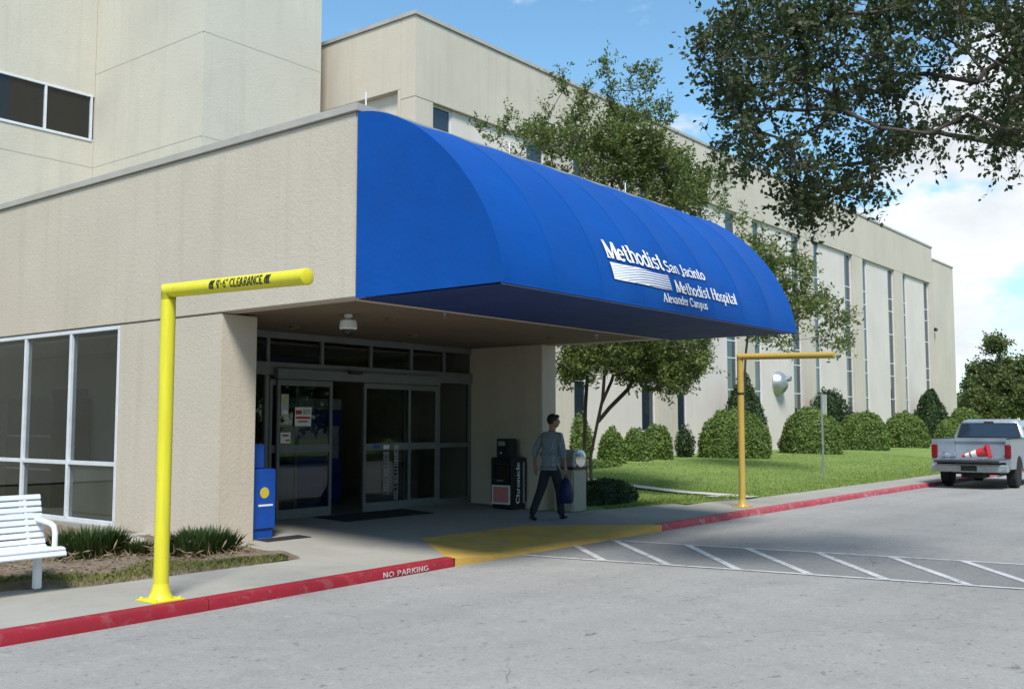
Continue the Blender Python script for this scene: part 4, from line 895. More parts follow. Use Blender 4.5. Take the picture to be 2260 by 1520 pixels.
# ---------------------------------------------------------------- trees
def grow(trunks, clumps, step=.45, jit=.06, upb=.15, seed=0):
    r = np.random.default_rng(seed); N = []; par = []
    for path in trunks:
        prev = -1
        for p in path: N.append(np.array(p, float)); par.append(prev); prev = len(N) - 1
    nt = len(N); C = np.asarray(clumps); crown0 = np.mean([t[-1] for t in trunks], 0); order = np.argsort(np.linalg.norm(C - crown0, axis=1)); tips = np.zeros(len(C), int)
    starts = [sum(len(t) for t in trunks[:i + 1]) - 1 for i in range(len(trunks))]; allow = np.array([i >= 0 for i in range(nt)])
    forb = set()
    for path, e in zip(trunks, starts):
        for k in range(e - len(path) + 1, e - max(1, len(path) // 3) + 1): forb.add(k)
    for ci in order:
        A = np.array(N); c = C[ci]; d = np.linalg.norm(A - c, axis=1) + np.maximum(0, A[:, 2] - c[2]) * .5
        for k in forb: d[k] += 50
        j = int(np.argmin(d)); p = N[j]; L = np.linalg.norm(c - p); m_ = max(1, int(L / step)); prev = j
        for k in range(1, m_ + 1):
            t = k / m_; q = p + (c - p) * t + np.array([0, 0, upb * L * t * (1 - t)]) + (r.normal(size=3) * jit if k < m_ else 0); N.append(q); par.append(prev); prev = len(N) - 1
        tips[ci] = prev
    return np.array(N), np.array(par), tips
def branch_mesh(N, par, r_tip, expo, r_max, sides=6):
    n = len(N); w = np.zeros(n); ch = np.zeros(n, int)
    for i in range(n):
        if par[i] >= 0: ch[par[i]] += 1
    for i in range(n - 1, -1, -1):
        if ch[i] == 0: w[i] += 1
        if par[i] >= 0: w[par[i]] += w[i]
    rad = np.minimum(r_tip * w ** expo, r_max); V = []; F = []
    for i in range(n):
        if par[i] < 0: continue
        a, b = N[par[i]], N[i]; t = unit(b - a); u = unit(np.cross(t, [0.31, .52, .79])); v = np.cross(t, u); ra = min(rad[par[i]], rad[i] * 1.5); rb = rad[i]; k0 = len(V)
        for k in range(sides): an = 2 * math.pi * k / sides; V.append(a + (u * math.cos(an) + v * math.sin(an)) * ra)
        for k in range(sides): an = 2 * math.pi * k / sides; V.append(b + (u * math.cos(an) + v * math.sin(an)) * rb)
        for k in range(sides): F.append((k0 + k, k0 + (k + 1) % sides, k0 + sides + (k + 1) % sides, k0 + sides + k))
    return np.array(V), np.array(F), rad
def sprigs(C, n_s, length, n_l, size, aspect, spread=.03, updir=0.0, mat=None, seed=0, droop=0.0):
    r = np.random.default_rng(seed); n = len(C) * n_s; d = unit(r.normal(size=(n, 3)) + np.array([0, 0, updir])); base = np.repeat(C, n_s, 0); L = length * r.uniform(.45, 1.25, n)
    t = r.uniform(.15, 1, (n, n_l)); P = base[:, None, :] + d[:, None, :] * (L[:, None] * t)[:, :, None] + r.normal(size=(n, n_l, 3)) * spread; P[:, :, 2] -= droop * (L[:, None] * t) ** 2
    sd = np.repeat(d, n_l, 0); V, F = leaf_quads(P.reshape(-1, 3), size, aspect, sdir=sd, smix=.35)
    tint = np.clip(np.repeat(r.uniform(.1, .9, len(C)), n_s * n_l) * .5 + r.uniform(0, .5, n * n_l), 0, 1)
    # twigs as slim three sided rods
    u = unit(np.cross(d, r.normal(size=(n, 3)))) * .004; v = unit(np.cross(d, u)) * .004; e = base + d * L[:, None]; e[:, 2] -= droop * L ** 2
    TV = np.stack([base + u, base - u * .5 + v, base - u * .5 - v, e], 1).reshape(-1, 3); k = np.arange(n)[:, None] * 4; TF = np.concatenate([k + [0, 1, 3], k + [1, 2, 3], k + [2, 0, 3]], 0)
    return V, F, tint, TV, TF
def make_tree(name, label, base, trunks, clumps, bark, leaf, r_tip, expo, r_max, spr, step=.45, jit=.06, seed=0, cat='tree'):
    t = thing(name, label, cat, base); N, par, tips = grow(trunks, clumps, step, jit, .12, seed); V, F, rad = branch_mesh(N, par, r_tip, expo, r_max)
    npmesh('trunk', V, F, bark, t); lv, lf, ti, tv, tf = sprigs(np.asarray(clumps), seed=seed + 1, **spr); npmesh('crown', lv, lf, leaf, t, ti); npmesh('twigs', tv, tf, bark, t)
    return t
def inpoly(x, y, poly):
    c = False; n = len(poly); j = n - 1
    for i in range(n):
        if (poly[i][1] > y) != (poly[j][1] > y) and x < (poly[j][0] - poly[i][0]) * (y - poly[i][1]) / (poly[j][1] - poly[i][1]) + poly[i][0]: c = not c
        j = i
    return c
def sample(poly, n, d0, d1, seed, dens=None):
    r = random.Random(seed); xs_ = [p[0] for p in poly]; ys_ = [p[1] for p in poly]; out = []
    while len(out) < n:
        x = r.uniform(min(xs_), max(xs_)); y = r.uniform(min(ys_), max(ys_))
        if inpoly(x, y, poly) and (dens is None or r.random() < dens(x, y)): out.append(tuple(pix(x, y, r.uniform(d0, d1))))
    return out
# overhanging oak: limbs reach over the drive from a trunk on the far verge
oak_poly = [(1545, 95), (1590, 45), (1650, -20), (2330, -20), (2330, 330), (2230, 340), (2170, 290), (2110, 270), (2040, 300), (1985, 330), (1950, 380), (1915, 440), (1850, 440), (1800, 455), (1740, 475), (1735, 440), (1765, 385), (1715, 340), (1660, 330), (1640, 290), (1605, 270), (1610, 215), (1570, 200), (1590, 150)]
def hole(x, y):
    d = 1.0
    for hx_, hy_, hr in ((2075, 215, 55), (1990, 250, 40), (1800, 215, 35), (1880, 130, 22), (1700, 170, 24), (2010, 130, 22), (1830, 300, 28), (1940, 60, 20), (1760, 100, 20), (2130, 330, 45)):
        d = min(d, max(0.03, (math.hypot(x - hx_, y - hy_) / hr) ** 2 - .35))
    return d * (.8 if y > 150 else 1)
oc = sample(oak_poly, 215, 9.6, 12.0, 5, hole)
for px, py in ((1562, 95), (1552, 130), (1580, 215), (1610, 300), (1660, 350), (1735, 465), (1775, 470), (1830, 420), (1890, 440), (1600, 40), (1745, 420), (1925, 400), (1985, 335), (2060, 280), (2215, 330), (2240, 300), (1690, 240), (1580, 320), (1640, 375)): oc.append(tuple(pix(px, py, 10.6)))
rr_ = random.Random(3)
while len(oc) < 400:   # the rest of the crown, above and right of the frame
    a = rr_.uniform(0, 6.283); q = math.sqrt(rr_.random()) * 6.5; c = Vector((14.2 + q * math.cos(a), -.5 + q * math.sin(a), 5.0 + rr_.random() ** .8 * 4.6 * (1 - (q / 7.5) ** 2)))
    d = c - CAM; dep = d.dot(FW); u_, v_ = 1130 + FPX * d.dot(RT) / max(.1, dep), 760 - FPX * d.dot(UPV) / max(.1, dep)
    if dep > 0 and u_ < 2310 and v_ > -40: continue
    oc.append(tuple(c))
make_tree('oak_tree', 'large oak whose dark leafy limbs overhang the drive from above', (15.5, -10.2, 0.1), [[(15.5, -10.2, 0.05), (15.4, -9.6, 1.2), (15.3, -8.4, 2.4), (15.0, -6.6, 3.4), (14.8, -4.6, 4.3), (14.4, -2.6, 5.0), (14.0, -.4, 5.5), (13.4, 1.6, 5.8)]], oc, 'bark', 'leaf_oak', .007, .5, .34,
          dict(n_s=9, length=.40, n_l=12, size=.062, aspect=.62, spread=.02, droop=.5), .4, .06, 11)
# crape myrtle behind the awning
D1 = 22.3
up_poly = [(1080, 305), (1130, 290), (1180, 285), (1245, 305), (1260, 210), (1285, 200), (1335, 165), (1370, 210), (1405, 190), (1430, 185), (1435, 260), (1475, 285), (1455, 335), (1505, 345), (1520, 410), (1570, 385), (1565, 450), (1545, 490), (1400, 440), (1250, 350), (1120, 330)]
dens1 = lambda x, y: (.10 if y < 250 else .45 if (y < 320 or x < 1230) else 1)
mc = sample(up_poly, 170, 20.6, 24.0, 8, dens1)
mc += sample([(1300, 290), (1400, 260), (1470, 330), (1550, 420), (1580, 480), (1480, 450), (1330, 370)], 70, 20.8, 23.6, 18)
mc += sample([(1120, 350), (1300, 380), (1600, 520), (1640, 720), (1540, 760), (1240, 740), (1160, 600)], 130, 20.6, 24.2, 9)
mc += sample([(1245, 750), (1560, 745), (1570, 790), (1540, 830), (1500, 880), (1400, 850), (1330, 820), (1245, 850)], 240, 20.6, 24.0, 10)
for px, py in ((1335, 145), (1342, 165), (1440, 165), (1430, 180), (1470, 245), (1460, 260), (1060, 290), (1230, 185), (1240, 205), (1600, 375), (1590, 395), (1410, 165), (1398, 200), (1350, 200), (1120, 270), (1210, 255), (1480, 270)): mc.append(tuple(pix(px, py, D1)))
b1 = pix(1296, 1085, D1); gz = lz(b1.x, b1.y) + .0
def tp(px, py, d): return tuple(pix(px, py, d))
tr1 = [[(b1.x, b1.y, gz - .05), tp(1290, 1000, D1), tp(1292, 900, D1), tp(1298, 800, D1), tp(1290, 720, D1 - .2), tp(1260, 620, D1 - .3)],
       [(b1.x + .1, b1.y - .05, gz - .05), tp(1303, 1010, D1 - .1), tp(1318, 935, D1 - .2), tp(1330, 880, D1 - .2), tp(1336, 800, D1), tp(1345, 700, D1), tp(1350, 560, D1), tp(1350, 400, D1)],
       [tp(1320, 930, D1 - .2), tp(1345, 900, D1 - .3), tp(1385, 860, D1 - .4), tp(1420, 800, D1 - .4), tp(1450, 720, D1 - .4), tp(1480, 600, D1 - .3)],
       [tp(1328, 890, D1 - .2), tp(1350, 840, D1 + .2), tp(1368, 780, D1 + .3), tp(1400, 660, D1 + .4)]]
make_tree('crape_myrtle', 'multi stemmed leafy tree rising behind the blue awning', (b1.x, b1.y, gz), tr1, mc, 'bark', 'leaf_myrtle', .008, .42, .085, dict(n_s=9, length=.44, n_l=13, size=.09, aspect=.42, spread=.03, updir=1.3), .45, .06, 21)
# slimmer tree past the awning end
D2 = 31.0
tc2 = sample([(1720, 560), (1780, 580), (1810, 640), (1870, 690), (1860, 780), (1800, 740), (1740, 770), (1690, 760), (1600, 700), (1600, 560), (1640, 480), (1700, 520)], 110, 29.6, 32.4, 12)
for px, py in ((1790, 590), (1815, 650), (1868, 700), (1870, 760), (1850, 770), (1780, 600), (1590, 390), (1600, 440), (1585, 480)): tc2.append(tp(px, py, D2))
b2 = pix(1641, 1050, D2); g2 = lz(b2.x, b2.y)
make_tree('slim_tree', 'slim green tree with airy crown showing past the awning end', (b2.x, b2.y, g2), [[(b2.x, b2.y, g2 - .05), tp(1640, 960, D2), tp(1642, 860, D2), tp(1646, 780, D2), tp(1655, 700, D2), tp(1670, 620, D2)]], tc2, 'bark', 'leaf_myrtle', .008, .42, .075, dict(n_s=8, length=.55, n_l=11, size=.12, aspect=.45, spread=.05, updir=.3), .5, .07, 31)
# far trees closing the view
def far_tree(label, px, D, ytop, wpx, ybot, n, seed, leaf='leaf_far'):
    r = random.Random(seed); b = pix(px, 955, D); zt = 1.72 + (937 - ytop) * D / FPX; zb = 1.72 + (937 - ybot) * D / FPX; rad = wpx * D / FPX / 2; cl = []
    lobes = [(0, 0, .86, .22)] + [(r.uniform(-.75, .75), r.uniform(-.75, .75), r.uniform(.05, .68), r.uniform(.22, .42)) for _ in range(11)]
    while len(cl) < n:
        lx, ly, lz_, lr = r.choice(lobes); v3 = Vector((r.gauss(0, 1), r.gauss(0, 1), r.gauss(0, 1))).normalized() * (r.random() ** .4) * lr
        w3 = (1 - .45 * lz_); cl.append((b.x + rad * (lx * w3 + v3.x), b.y + rad * (ly * w3 + v3.y), zb + (zt - zb) * max(.0, min(1, lz_ + v3.z * .55))))
    make_tree('far_tree', label, (b.x, b.y, 0), [[(b.x, b.y, -.05), (b.x + .1, b.y, zb * .6), (b.x, b.y + .1, zb + (zt - zb) * .4), (b.x, b.y, zb + (zt - zb) * .7)]], cl, 'bark', leaf, .03, .4, .35, dict(n_s=9, length=1.0, n_l=10, size=.30, aspect=.6, spread=.12, updir=.4), 1.2, .15, seed)
far_tree('pointed broad green tree beyond the pickup and end wing', 2210, 100, 735, 195, 915, 230, 41)
far_tree('lower rounded tree at the foot of the pointed far tree', 2158, 112, 800, 100, 925, 120, 42)
far_tree('dark rounded tree at the right of the pointed far tree', 2265, 92, 800, 130, 915, 110, 43)
far_tree('distant low tree filling the gap behind the pickup roof', 2180, 125, 850, 130, 935, 80, 44)
far_tree('broad tree standing further along the road past the pickup', 2350, 105, 790, 170, 915, 100, 45)
# unseen trees added on two sides to block low sky and darken reflections
def tree_set(proto, spots, label, group):
    for k, (x, y, sc_, rz_) in enumerate(spots):
        o = proto.copy(); COL.objects.link(o); o.location = (x, y, 0); o.scale = (sc_, sc_, sc_ * (1 + .1 * math.sin(k * 2.1))); o.rotation_euler = (0, 0, rz_); o['label'] = label; o['group'] = group
        for c in proto.children:
            q = c.copy(); COL.objects.link(q); q.parent = o
def added_tree(label, x, y, h, r0, n, seed, group):
    r = random.Random(seed); cl = []
    while len(cl) < n:
        u = r.random(); a = r.uniform(0, 6.283); q = r0 * (math.sin(math.pi * (.1 + .85 * u)) ** .6) * math.sqrt(r.random()); cl.append((x + q * math.cos(a), y + q * math.sin(a), 1.2 + (h - 1.2) * u))
    t = make_tree('added_tree', label, (x, y, 0), [[(x, y, -.05), (x + .1, y, h * .25), (x, y + .1, h * .5), (x, y, h * .75)]], cl, 'bark', 'leaf_far', .03, .4, .3, dict(n_s=8, length=1.2, n_l=9, size=.36, aspect=.6, spread=.12, updir=.2), 1.0, .12, seed)
    t['group'] = group; return t
GR = 'trees added across the drive'; LBL = 'leafy tree added across the drive to block low sky, reflected in the entrance glass'
st0 = added_tree(LBL, 30, -16, 9.5, 4.0, 190, 61, GR)
tree_set(st0, [(-12, -13, 1.0, 1.1), (-5, -14, 1.15, 2.0), (2, -13.5, .95, 3.3), (8.5, -15, 1.2, .4), (23, -14, 1.05, 4.1), (37, -14, 1.1, 5.0), (45, -19, 1.2, .9), (53, -16, 1.0, 2.7), (62, -19, 1.15, 3.9), (72, -17, 1.1, 1.7), (84, -18, 1.2, 5.5), (98, -17, 1.15, .2)], LBL, GR)
GL = 'trees added beyond the left lawn'; LBL2 = 'leafy tree added beyond the left lawn to darken reflections in the side windows'
tree_set(st0, [(-30, 44, .8, 2.2), (-22, 62, .9, 4.4), (-24, 20, .8, 1.2), (-38, 60, .95, 3.0), (-17, 14.5, .8, .7)], LBL2, GL)  # unseen trees, added to darken what the side windows reflect
# ================================================================== PICKUP
TX, TY = 28.7, 7.28
tk = thing('pickup_truck', 'silver pickup with tailgate lowered parked by the red kerb', 'pickup truck', (TX, TY, .04), rz=R(1.0))
def tp_(name, mat, mb, parent=None, bevel=0.0, smooth=False, seg=2): return mb.build(name, mat, parent or tk, bevel, smooth, local=True, seg=seg)
HW = .98
# bed sides (with rounded wheel arch), floor, front wall
def side(sy):
    s = sy
    prof_ = [(0.0, .52), (.62, .52)] + [(1.02 + .44 * math.cos(R(a)), .40 + .46 * math.sin(R(a))) for a in range(165, 14, -15)] + [(1.45, .50), (2.02, .50), (2.02, 1.30), (0.0, 1.30)]
    m_ = MB().prism([(a, s * HW, b) for a, b in prof_], (0, -s * .12, 0)); return tp_('bed_side', 'truck_silver', m_, None, .018)
side(1); side(-1)
for s in (1, -1): tp_('bed_rail', 'dark_plastic', MB().box(0.0, 2.0, s * HW - .11 if s > 0 else s * HW + .0, s * HW if s > 0 else s * HW + .11, 1.298, 1.325), None, .008)
tp_('bed_floor', 'truck_silver', MB().box(.0, 2.02, -.86, .86, .70, .76)); 
for k in range(7): tp_('floor_rib', 'truck_silver', MB().box(.02, 1.98, -.72 + k * .24 - .05, -.72 + k * .24 + .05, .76, .772), None, .006)
tp_('bed_front', 'truck_silver', MB().box(1.95, 2.02, -.86, .86, .76, 1.31), None, .012); tp_('bed_front_ledge', 'truck_silver', MB().box(1.90, 1.949, -.86, .86, 1.20, 1.30), None, .012)
for s in (1, -1): tp_('wheel_box', 'truck_silver', MB().box(.62, 1.42, s * .86 - (.2 if s > 0 else 0), s * .86 + (0 if s > 0 else .2), .76, .93), None, .05, seg=3)
tg = tp_('tailgate', 'truck_silver', MB().box(-.50, -.012, -.80, .80, .70, .755), None, .012); tp_('tailgate_edge', 'dark_plastic', MB().box(-.516, -.501, -.80, .80, .695, .75), tg, .004); tp_('tailgate_liner', 'dark_plastic', MB().box(-.48, -.03, -.74, .74, .7555, .762), tg)
bmp = tp_('rear_bumper', 'galv', MB().box(-.24, -.02, -.95, .95, .44, .64), None, .03, seg=3); tp_('bumper_step', 'dark_plastic', MB().box(-.235, -.03, -.5, .5, .641, .655), bmp); tp_('licence_recess', 'dark_plastic', MB().box(-.246, -.2405, -.2, .2, .47, .61), bmp, .002)
for s in (1, -1):
    tl_ = tp_('tail_light', 'lens_red', MB().box(-.03, .06, s * .985 - (.15 if s > 0 else 0), s * .985 + (.0 if s > 0 else .15), .80, 1.16), None, .02, seg=3)
# cab: lofted sections narrowing upward
def cabring(z, x0, x1, hw):
    c = .10; return [(x0, -hw + c, z), (x0 + c * .6, -hw, z), (x1 - c, -hw, z), (x1, -hw + c, z), (x1, hw - c, z), (x1 - c, hw, z), (x0 + c * .6, hw, z), (x0, hw - c, z)]
tp_('cab', 'truck_silver', MB().loft([cabring(.42, 2.05, 4.0, .96), cabring(.95, 2.05, 4.05, .985), cabring(1.27, 2.06, 4.0, .965), cabring(1.66, 2.16, 3.40, .80), cabring(1.79, 2.24, 3.22, .74), cabring(1.835, 2.40, 3.05, .60)]), None, .03, True, 3)
def lerp3(a, b, t): return tuple(a[i] + (b[i] - a[i]) * t for i in range(3))
rw = [(2.062, -.80, 1.33), (2.062, .80, 1.33), (2.165, .70, 1.70), (2.165, -.70, 1.70)]
w_ = tp_('rear_window', 'glass_dark', MB().prism(rw, (-.022, 0, -.006)), None, .02); tp_('window_seal', 'dark_plastic', MB().prism([(2.058, -.84, 1.30), (2.058, .84, 1.30), (2.178, .735, 1.735), (2.178, -.735, 1.735)], (-.012, 0, -.003)), w_)
tp_('brake_light', 'lens_red', MB().box(2.15, 2.2, -.13, .13, 1.745, 1.775), w_, .006)
for s in (1, -1):
    sw = [(2.45, s * .955, 1.31), (3.62, s * .955, 1.31), (3.28, s * .842, 1.64), (2.52, s * .842, 1.64)]; tp_('side_window', 'glass_dark', MB().prism(sw, (0, s * .012, 0.004)), None, .006)
    dr_ = tp_('door', 'truck_silver', MB().box(2.40, 3.75, s * .984 - (.0 if s > 0 else .012), s * .984 + (.012 if s > 0 else 0), .56, 1.22), None, .01); tp_('door_handle', 'dark_plastic', MB().box(2.5, 2.68, s * .999 - .012, s * .999 + .012, 1.05, 1.09), dr_, .006)
    tp_('mirror', 'dark_plastic', MB().box(3.52, 3.62, s * 1.02 - (.0 if s > 0 else .2), s * 1.02 + (.2 if s > 0 else 0), 1.26, 1.48), None, .03, seg=3)
hood = MB().loft([[(4.0, -.94, .5), (4.0, .94, .5), (4.0, .94, 1.08), (4.0, .8, 1.22), (4.0, -.8, 1.22), (4.0, -.94, 1.08)], [(5.35, -.92, .5), (5.35, .92, .5), (5.35, .92, .98), (5.35, .78, 1.10), (5.35, -.78, 1.10), (5.35, -.92, .98)]]); tp_('hood', 'truck_silver', hood, None, .03, True, 3)
tp_('chassis', 'dark_plastic', MB().box(-.02, 5.2, -.45, -.33, .40, .52).box(-.02, 5.2, .33, .45, .40, .52).box(.2, .7, -.3, .3, .28, .50)); tp_('axle', 'dark_plastic', MB().tube([(1.02, -.8, .38), (1.02, .8, .38)], .05, 10).lathe([(.05, -.16), (.15, -.08), (.15, .08), (.05, .16)], (1.02, 0, .36), 14, 'X'))
tp_('spare_wheel', 'rubber', MB().lathe([(.16, -.09), (.34, -.09), (.36, 0), (.34, .09), (.16, .09)], (.45, 0, .40), 20)); tp_('exhaust', 'galv', MB().tube([(.9, -.62, .36), (.15, -.62, .34)], .032, 10))
for x in (1.02, 4.45):
    for s in (1, -1):
        wh = tp_('wheel', 'rubber', MB().lathe([(.20, -.115), (.33, -.125), (.372, -.10), (.38, 0), (.372, .10), (.33, .125), (.20, .115)], (x, s * .835, .38), 28, 'Y'), None, 0, True)
        tp_('rim', 'galv', MB().lathe([(.20, .0), (.205, -s * .10), (.15, -s * .085), (.07, -s * .10), (.03, -s * .12)] if False else [(.205, -.09), (.205, .09), (.14, .10), (.13, -.10)], (x, s * .835, .38), 20, 'Y'), wh, 0, True)
cn = thing('traffic_cone', 'red and white traffic cone lying in the pickup bed', 'traffic cone', (TX + .62, TY + .0, .775), rz=0)
# cone lies along +Y, tip toward the kerb side
tilt = math.atan((.19 - .035) / .70); hb = .205
def cring(y, r): return [(r * math.cos(a), y, r * math.sin(a)) for a in [2 * math.pi * j / 18 for j in range(18)]]
def crot(mb):
    c, s = math.cos(-tilt), math.sin(-tilt); mb.v = [(x, y * c - z * s, y * s + z * c + hb) for x, y, z in mb.v]; return mb
rad_ = lambda y: .15 - (.15 - .03) * y / .68
for nm, a, b, mt in (('lower_body', 0, .28, 'cone_red'), ('collar_band', .28, .42, 'sign_white'), ('middle_band', .42, .47, 'cone_red'), ('upper_collar', .47, .58, 'sign_white'), ('tip', .58, .68, 'cone_red')):
    crot(MB().loft([cring(a, rad_(a)), cring(b, rad_(b))])).build(nm, mt, cn, smooth=True, local=True)
crot(MB().box(-.19, .19, -.04, -.001, -.19, .19)).build('base', 'cone_red', cn, bevel=.02, local=True)
cn.location = (TX + .62, TY - .28, .812)
# ================================================================== MAN
pm = thing('person', 'man in grey plaid shirt and dark trousers walking past the doors with a blue bag', 'person', (13.78, 10.12, .148), rz=R(4))
def skin(name, pts_, edges_, mat, sub=2, root=0):
    me = bpy.data.meshes.new(name); ks = list(pts_); ix = {k: i for i, k in enumerate(ks)}
    me.from_pydata([pts_[k][0] for k in ks], [(ix[a], ix[b]) for a, b in edges_], []); o = bpy.data.objects.new(name, me); COL.objects.link(o)
    o.modifiers.new('s', 'SKIN'); lay = me.skin_vertices[0] if me.skin_vertices else None
    for k in ks:
        r = pts_[k][1]; r = (r, r) if not isinstance(r, tuple) else r; lay.data[ix[k]].radius = r; lay.data[ix[k]].use_root = (ix[k] == root)
    ss = o.modifiers.new('u', 'SUBSURF'); ss.levels = sub; ss.render_levels = sub
    dg = bpy.context.evaluated_depsgraph_get(); m2 = bpy.data.meshes.new_from_object(o.evaluated_get(dg)); m2.name = name
    bpy.data.objects.remove(o); m2.materials.clear(); m2.materials.append(MATS[mat])
    for p in m2.polygons: p.use_smooth = True
    o2 = bpy.data.objects.new(name, m2); COL.objects.link(o2); o2.parent = pm; return o2
# forward = +x, left = +y
J = {'pel': ((0, 0, .93), .105), 'sp1': ((.01, 0, 1.08), .10), 'sp2': ((.02, 0, 1.24), .11), 'ch': ((.03, 0, 1.36), .10), 'nk': ((.045, 0, 1.46), .052), 'nk2': ((.06, 0, 1.52), .05), 'hd': ((.075, -.005, 1.60), .078), 'hd2': ((.075, -.005, 1.66), .08),
     'ls': ((.02, .17, 1.385), .055), 'le': ((-.09, .25, 1.13), .042), 'lw': ((-.03, .29, .90), .028), 'lp': ((-.015, .295, .83), .030),
     'rs': ((.03, -.17, 1.385), .055), 're': ((.03, -.23, 1.12), .042), 'rw': ((.09, -.235, .885), .028), 'rp': ((.10, -.235, .815), .030),
     'lh': ((0, .09, .88), .085), 'lk': ((-.13, .10, .50), .058), 'la': ((-.41, .10, .13), .040), 'rh': ((0, -.09, .88), .085), 'rk': ((.14, -.09, .49), .058), 'ra': ((.20, -.09, .09), .040)}
E_ = [('pel', 'sp1'), ('sp1', 'sp2'), ('sp2', 'ch'), ('ch', 'nk'), ('nk', 'nk2'), ('nk2', 'hd'), ('hd', 'hd2'), ('ch', 'ls'), ('ls', 'le'), ('le', 'lw'), ('lw', 'lp'), ('ch', 'rs'), ('rs', 're'), ('re', 'rw'), ('rw', 'rp'), ('pel', 'lh'), ('lh', 'lk'), ('lk', 'la'), ('pel', 'rh'), ('rh', 'rk'), ('rk', 'ra')]
JB = dict(J)
for sd_, p0 in (('l', J['lp'][0]), ('r', J['rp'][0])):
    curl = .5 if sd_ == 'l' else 1.0; side_ = 1 if sd_ == 'l' else -1
    for fi, (dx_, ln) in enumerate(((.030, .068), (.011, .078), (-.009, .072), (-.028, .058))):
        a = (p0[0] + dx_, p0[1], p0[2] - .04); b_ = (a[0], a[1] - side_ * .012 * curl, a[2] - ln * .5); c_ = (b_[0], b_[1] - side_ * .03 * curl, b_[2] - ln * .45 * (1 - .6 * (curl - .5)))
        JB[f'{sd_}f{fi}a'] = (a, .010); JB[f'{sd_}f{fi}b'] = (b_, .009); JB[f'{sd_}f{fi}c'] = (c_, .0075)
        E_ += [(sd_ + 'p', f'{sd_}f{fi}a'), (f'{sd_}f{fi}a', f'{sd_}f{fi}b'), (f'{sd_}f{fi}b', f'{sd_}f{fi}c')]
    a = (p0[0] + .042, p0[1] - side_ * .012, p0[2] - .005); b_ = (a[0] + .014, a[1] - side_ * .014, a[2] - .038)
    JB[f'{sd_}ta'] = (a, .011); JB[f'{sd_}tb'] = (b_, .009); E_ += [(sd_ + 'p', f'{sd_}ta'), (f'{sd_}ta', f'{sd_}tb')]
skin('body', JB, E_, 'skin')
grow_ = lambda k, d: (J[k][0], J[k][1] + d if not isinstance(J[k][1], tuple) else J[k][1])
sh = {'hem': ((0, 0, .87), (.135, .165)), 'pel': ((0, 0, .96), (.125, .155)), 'sp1': ((.0, 0, 1.08), (.12, .15)), 'sp2': ((.01, 0, 1.24), (.125, .17)), 'ch': ((.02, 0, 1.36), (.105, .15)), 'nk': ((.042, 0, 1.455), .066),
      'ls': ((.02, .165, 1.38), .075), 'le': ((-.09, .25, 1.13), .058), 'lf': ((-.06, .27, 1.02), .05), 'rs': ((.03, -.165, 1.38), .075), 're': ((.03, -.23, 1.12), .058), 'rf': ((.06, -.233, 1.01), .05)}
skin('shirt', sh, [('hem', 'pel'), ('pel', 'sp1'), ('sp1', 'sp2'), ('sp2', 'ch'), ('ch', 'nk'), ('ch', 'ls'), ('ls', 'le'), ('le', 'lf'), ('ch', 'rs'), ('rs', 're'), ('re', 'rf')], 'plaid', 2, 1)
tr_ = {'w': ((0, 0, .95), (.115, .14)), 'pel': ((0, 0, .90), (.12, .15)), 'lh': ((0, .09, .82), .105), 'lk': ((-.13, .10, .50), .078), 'lc': ((-.28, .10, .30), .07), 'la': ((-.41, .10, .11), .062), 'rh': ((0, -.09, .82), .105), 'rk': ((.14, -.09, .49), .078), 'rc': ((.175, -.09, .26), .07), 'ra': ((.20, -.09, .055), .065)}
skin('trousers', tr_, [('w', 'pel'), ('pel', 'lh'), ('lh', 'lk'), ('lk', 'lc'), ('lc', 'la'), ('pel', 'rh'), ('rh', 'rk'), ('rk', 'rc'), ('rc', 'ra')], 'trousers', 2, 1)
skin('shoe', {'a': ((.16, -.09, .05), .05), 'b': ((.25, -.095, .042), .045), 'c': ((.36, -.10, .032), .035), 'd': ((.20, -.09, .10), .045)}, [('a', 'b'), ('b', 'c'), ('a', 'd')], 'shoe')
skin('shoe', {'a': ((-.45, .10, .10), .045), 'b': ((-.37, .105, .055), .045), 'c': ((-.28, .11, .03), .036), 'd': ((-.41, .10, .15), .043)}, [('a', 'b'), ('b', 'c'), ('a', 'd')], 'shoe')
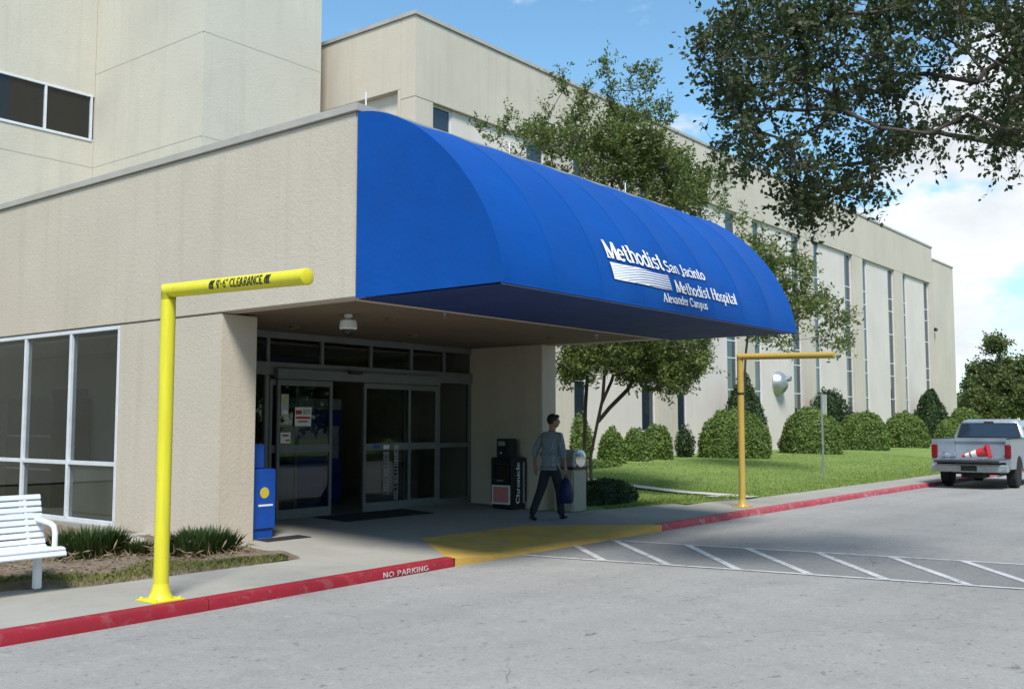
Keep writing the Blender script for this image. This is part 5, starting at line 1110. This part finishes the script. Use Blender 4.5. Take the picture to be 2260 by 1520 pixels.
# head details: face turned to the man's right
hp = Vector((.078, -.012, 1.625)); fd = Vector((math.cos(R(-40)), math.sin(R(-40)), 0)); sd2 = Vector((-fd.y, fd.x, 0)); upz = Vector((0, 0, 1))
def ell(nm, c, rx, ry, rz_, mat, ax=fd, parent=pm, cut=None):
    m_ = MB(); s2 = Vector((-ax.y, ax.x, 0)); rings = []
    for i in range(11):
        ph = math.pi * (i + .02) / 10.04 - math.pi / 2
        rings.append([c + ax * (rx * math.cos(ph) * math.cos(a)) + s2 * (ry * math.cos(ph) * math.sin(a)) + upz * (rz_ * math.sin(ph)) for a in [2 * math.pi * j / 18 for j in range(18)]])
    return m_.loft(rings).build(nm, mat, parent, smooth=True, local=True)
ell('face', hp + fd * .012, .094, .076, .118, 'skin'); ell('hair', hp - fd * .016 + upz * .034, .096, .085, .102, 'hair'); ell('nose', hp + fd * .104 - upz * .01, .018, .012, .02, 'skin')
for s in (1, -1):
    ell('ear', hp - fd * .005 + sd2 * s * .078 - upz * .01, .020, .010, .032, 'skin'); ell('eye', hp + fd * .094 + sd2 * s * .032 + upz * .012, .010, .012, .008, 'letter_black')
ell('mouth', hp + fd * .098 - upz * .058, .006, .024, .006, 'pink_card'); ell('hair', hp + fd * .06 + upz * .088, .045, .07, .032, 'hair')
bag = thing('carrier_bag', 'dark blue bag carried in the walking man\'s right hand', 'bag', (13.78 + .115, 10.12 - .235, .42))
rs_ = []
for z, hx_, hy_ in ((.0, .05, .10), (.03, .065, .13), (.15, .07, .14), (.28, .06, .125), (.36, .035, .09), (.42, .012, .035)):
    rs_.append([(hx_ * math.cos(a) * (1 + .12 * math.sin(3 * a + z * 9)), hy_ * math.sin(a) * (1 + .1 * math.sin(5 * a)), z) for a in [2 * math.pi * j / 20 for j in range(20)]])
MB().loft(rs_).build('sack', 'blue_bag', bag, smooth=True, local=True); MB().tube([(0, -.03, .38), (0, -.012, .47), (0, .012, .47), (0, .03, .38)], .008, 8).build('handle', 'blue_bag', bag, smooth=True, local=True)
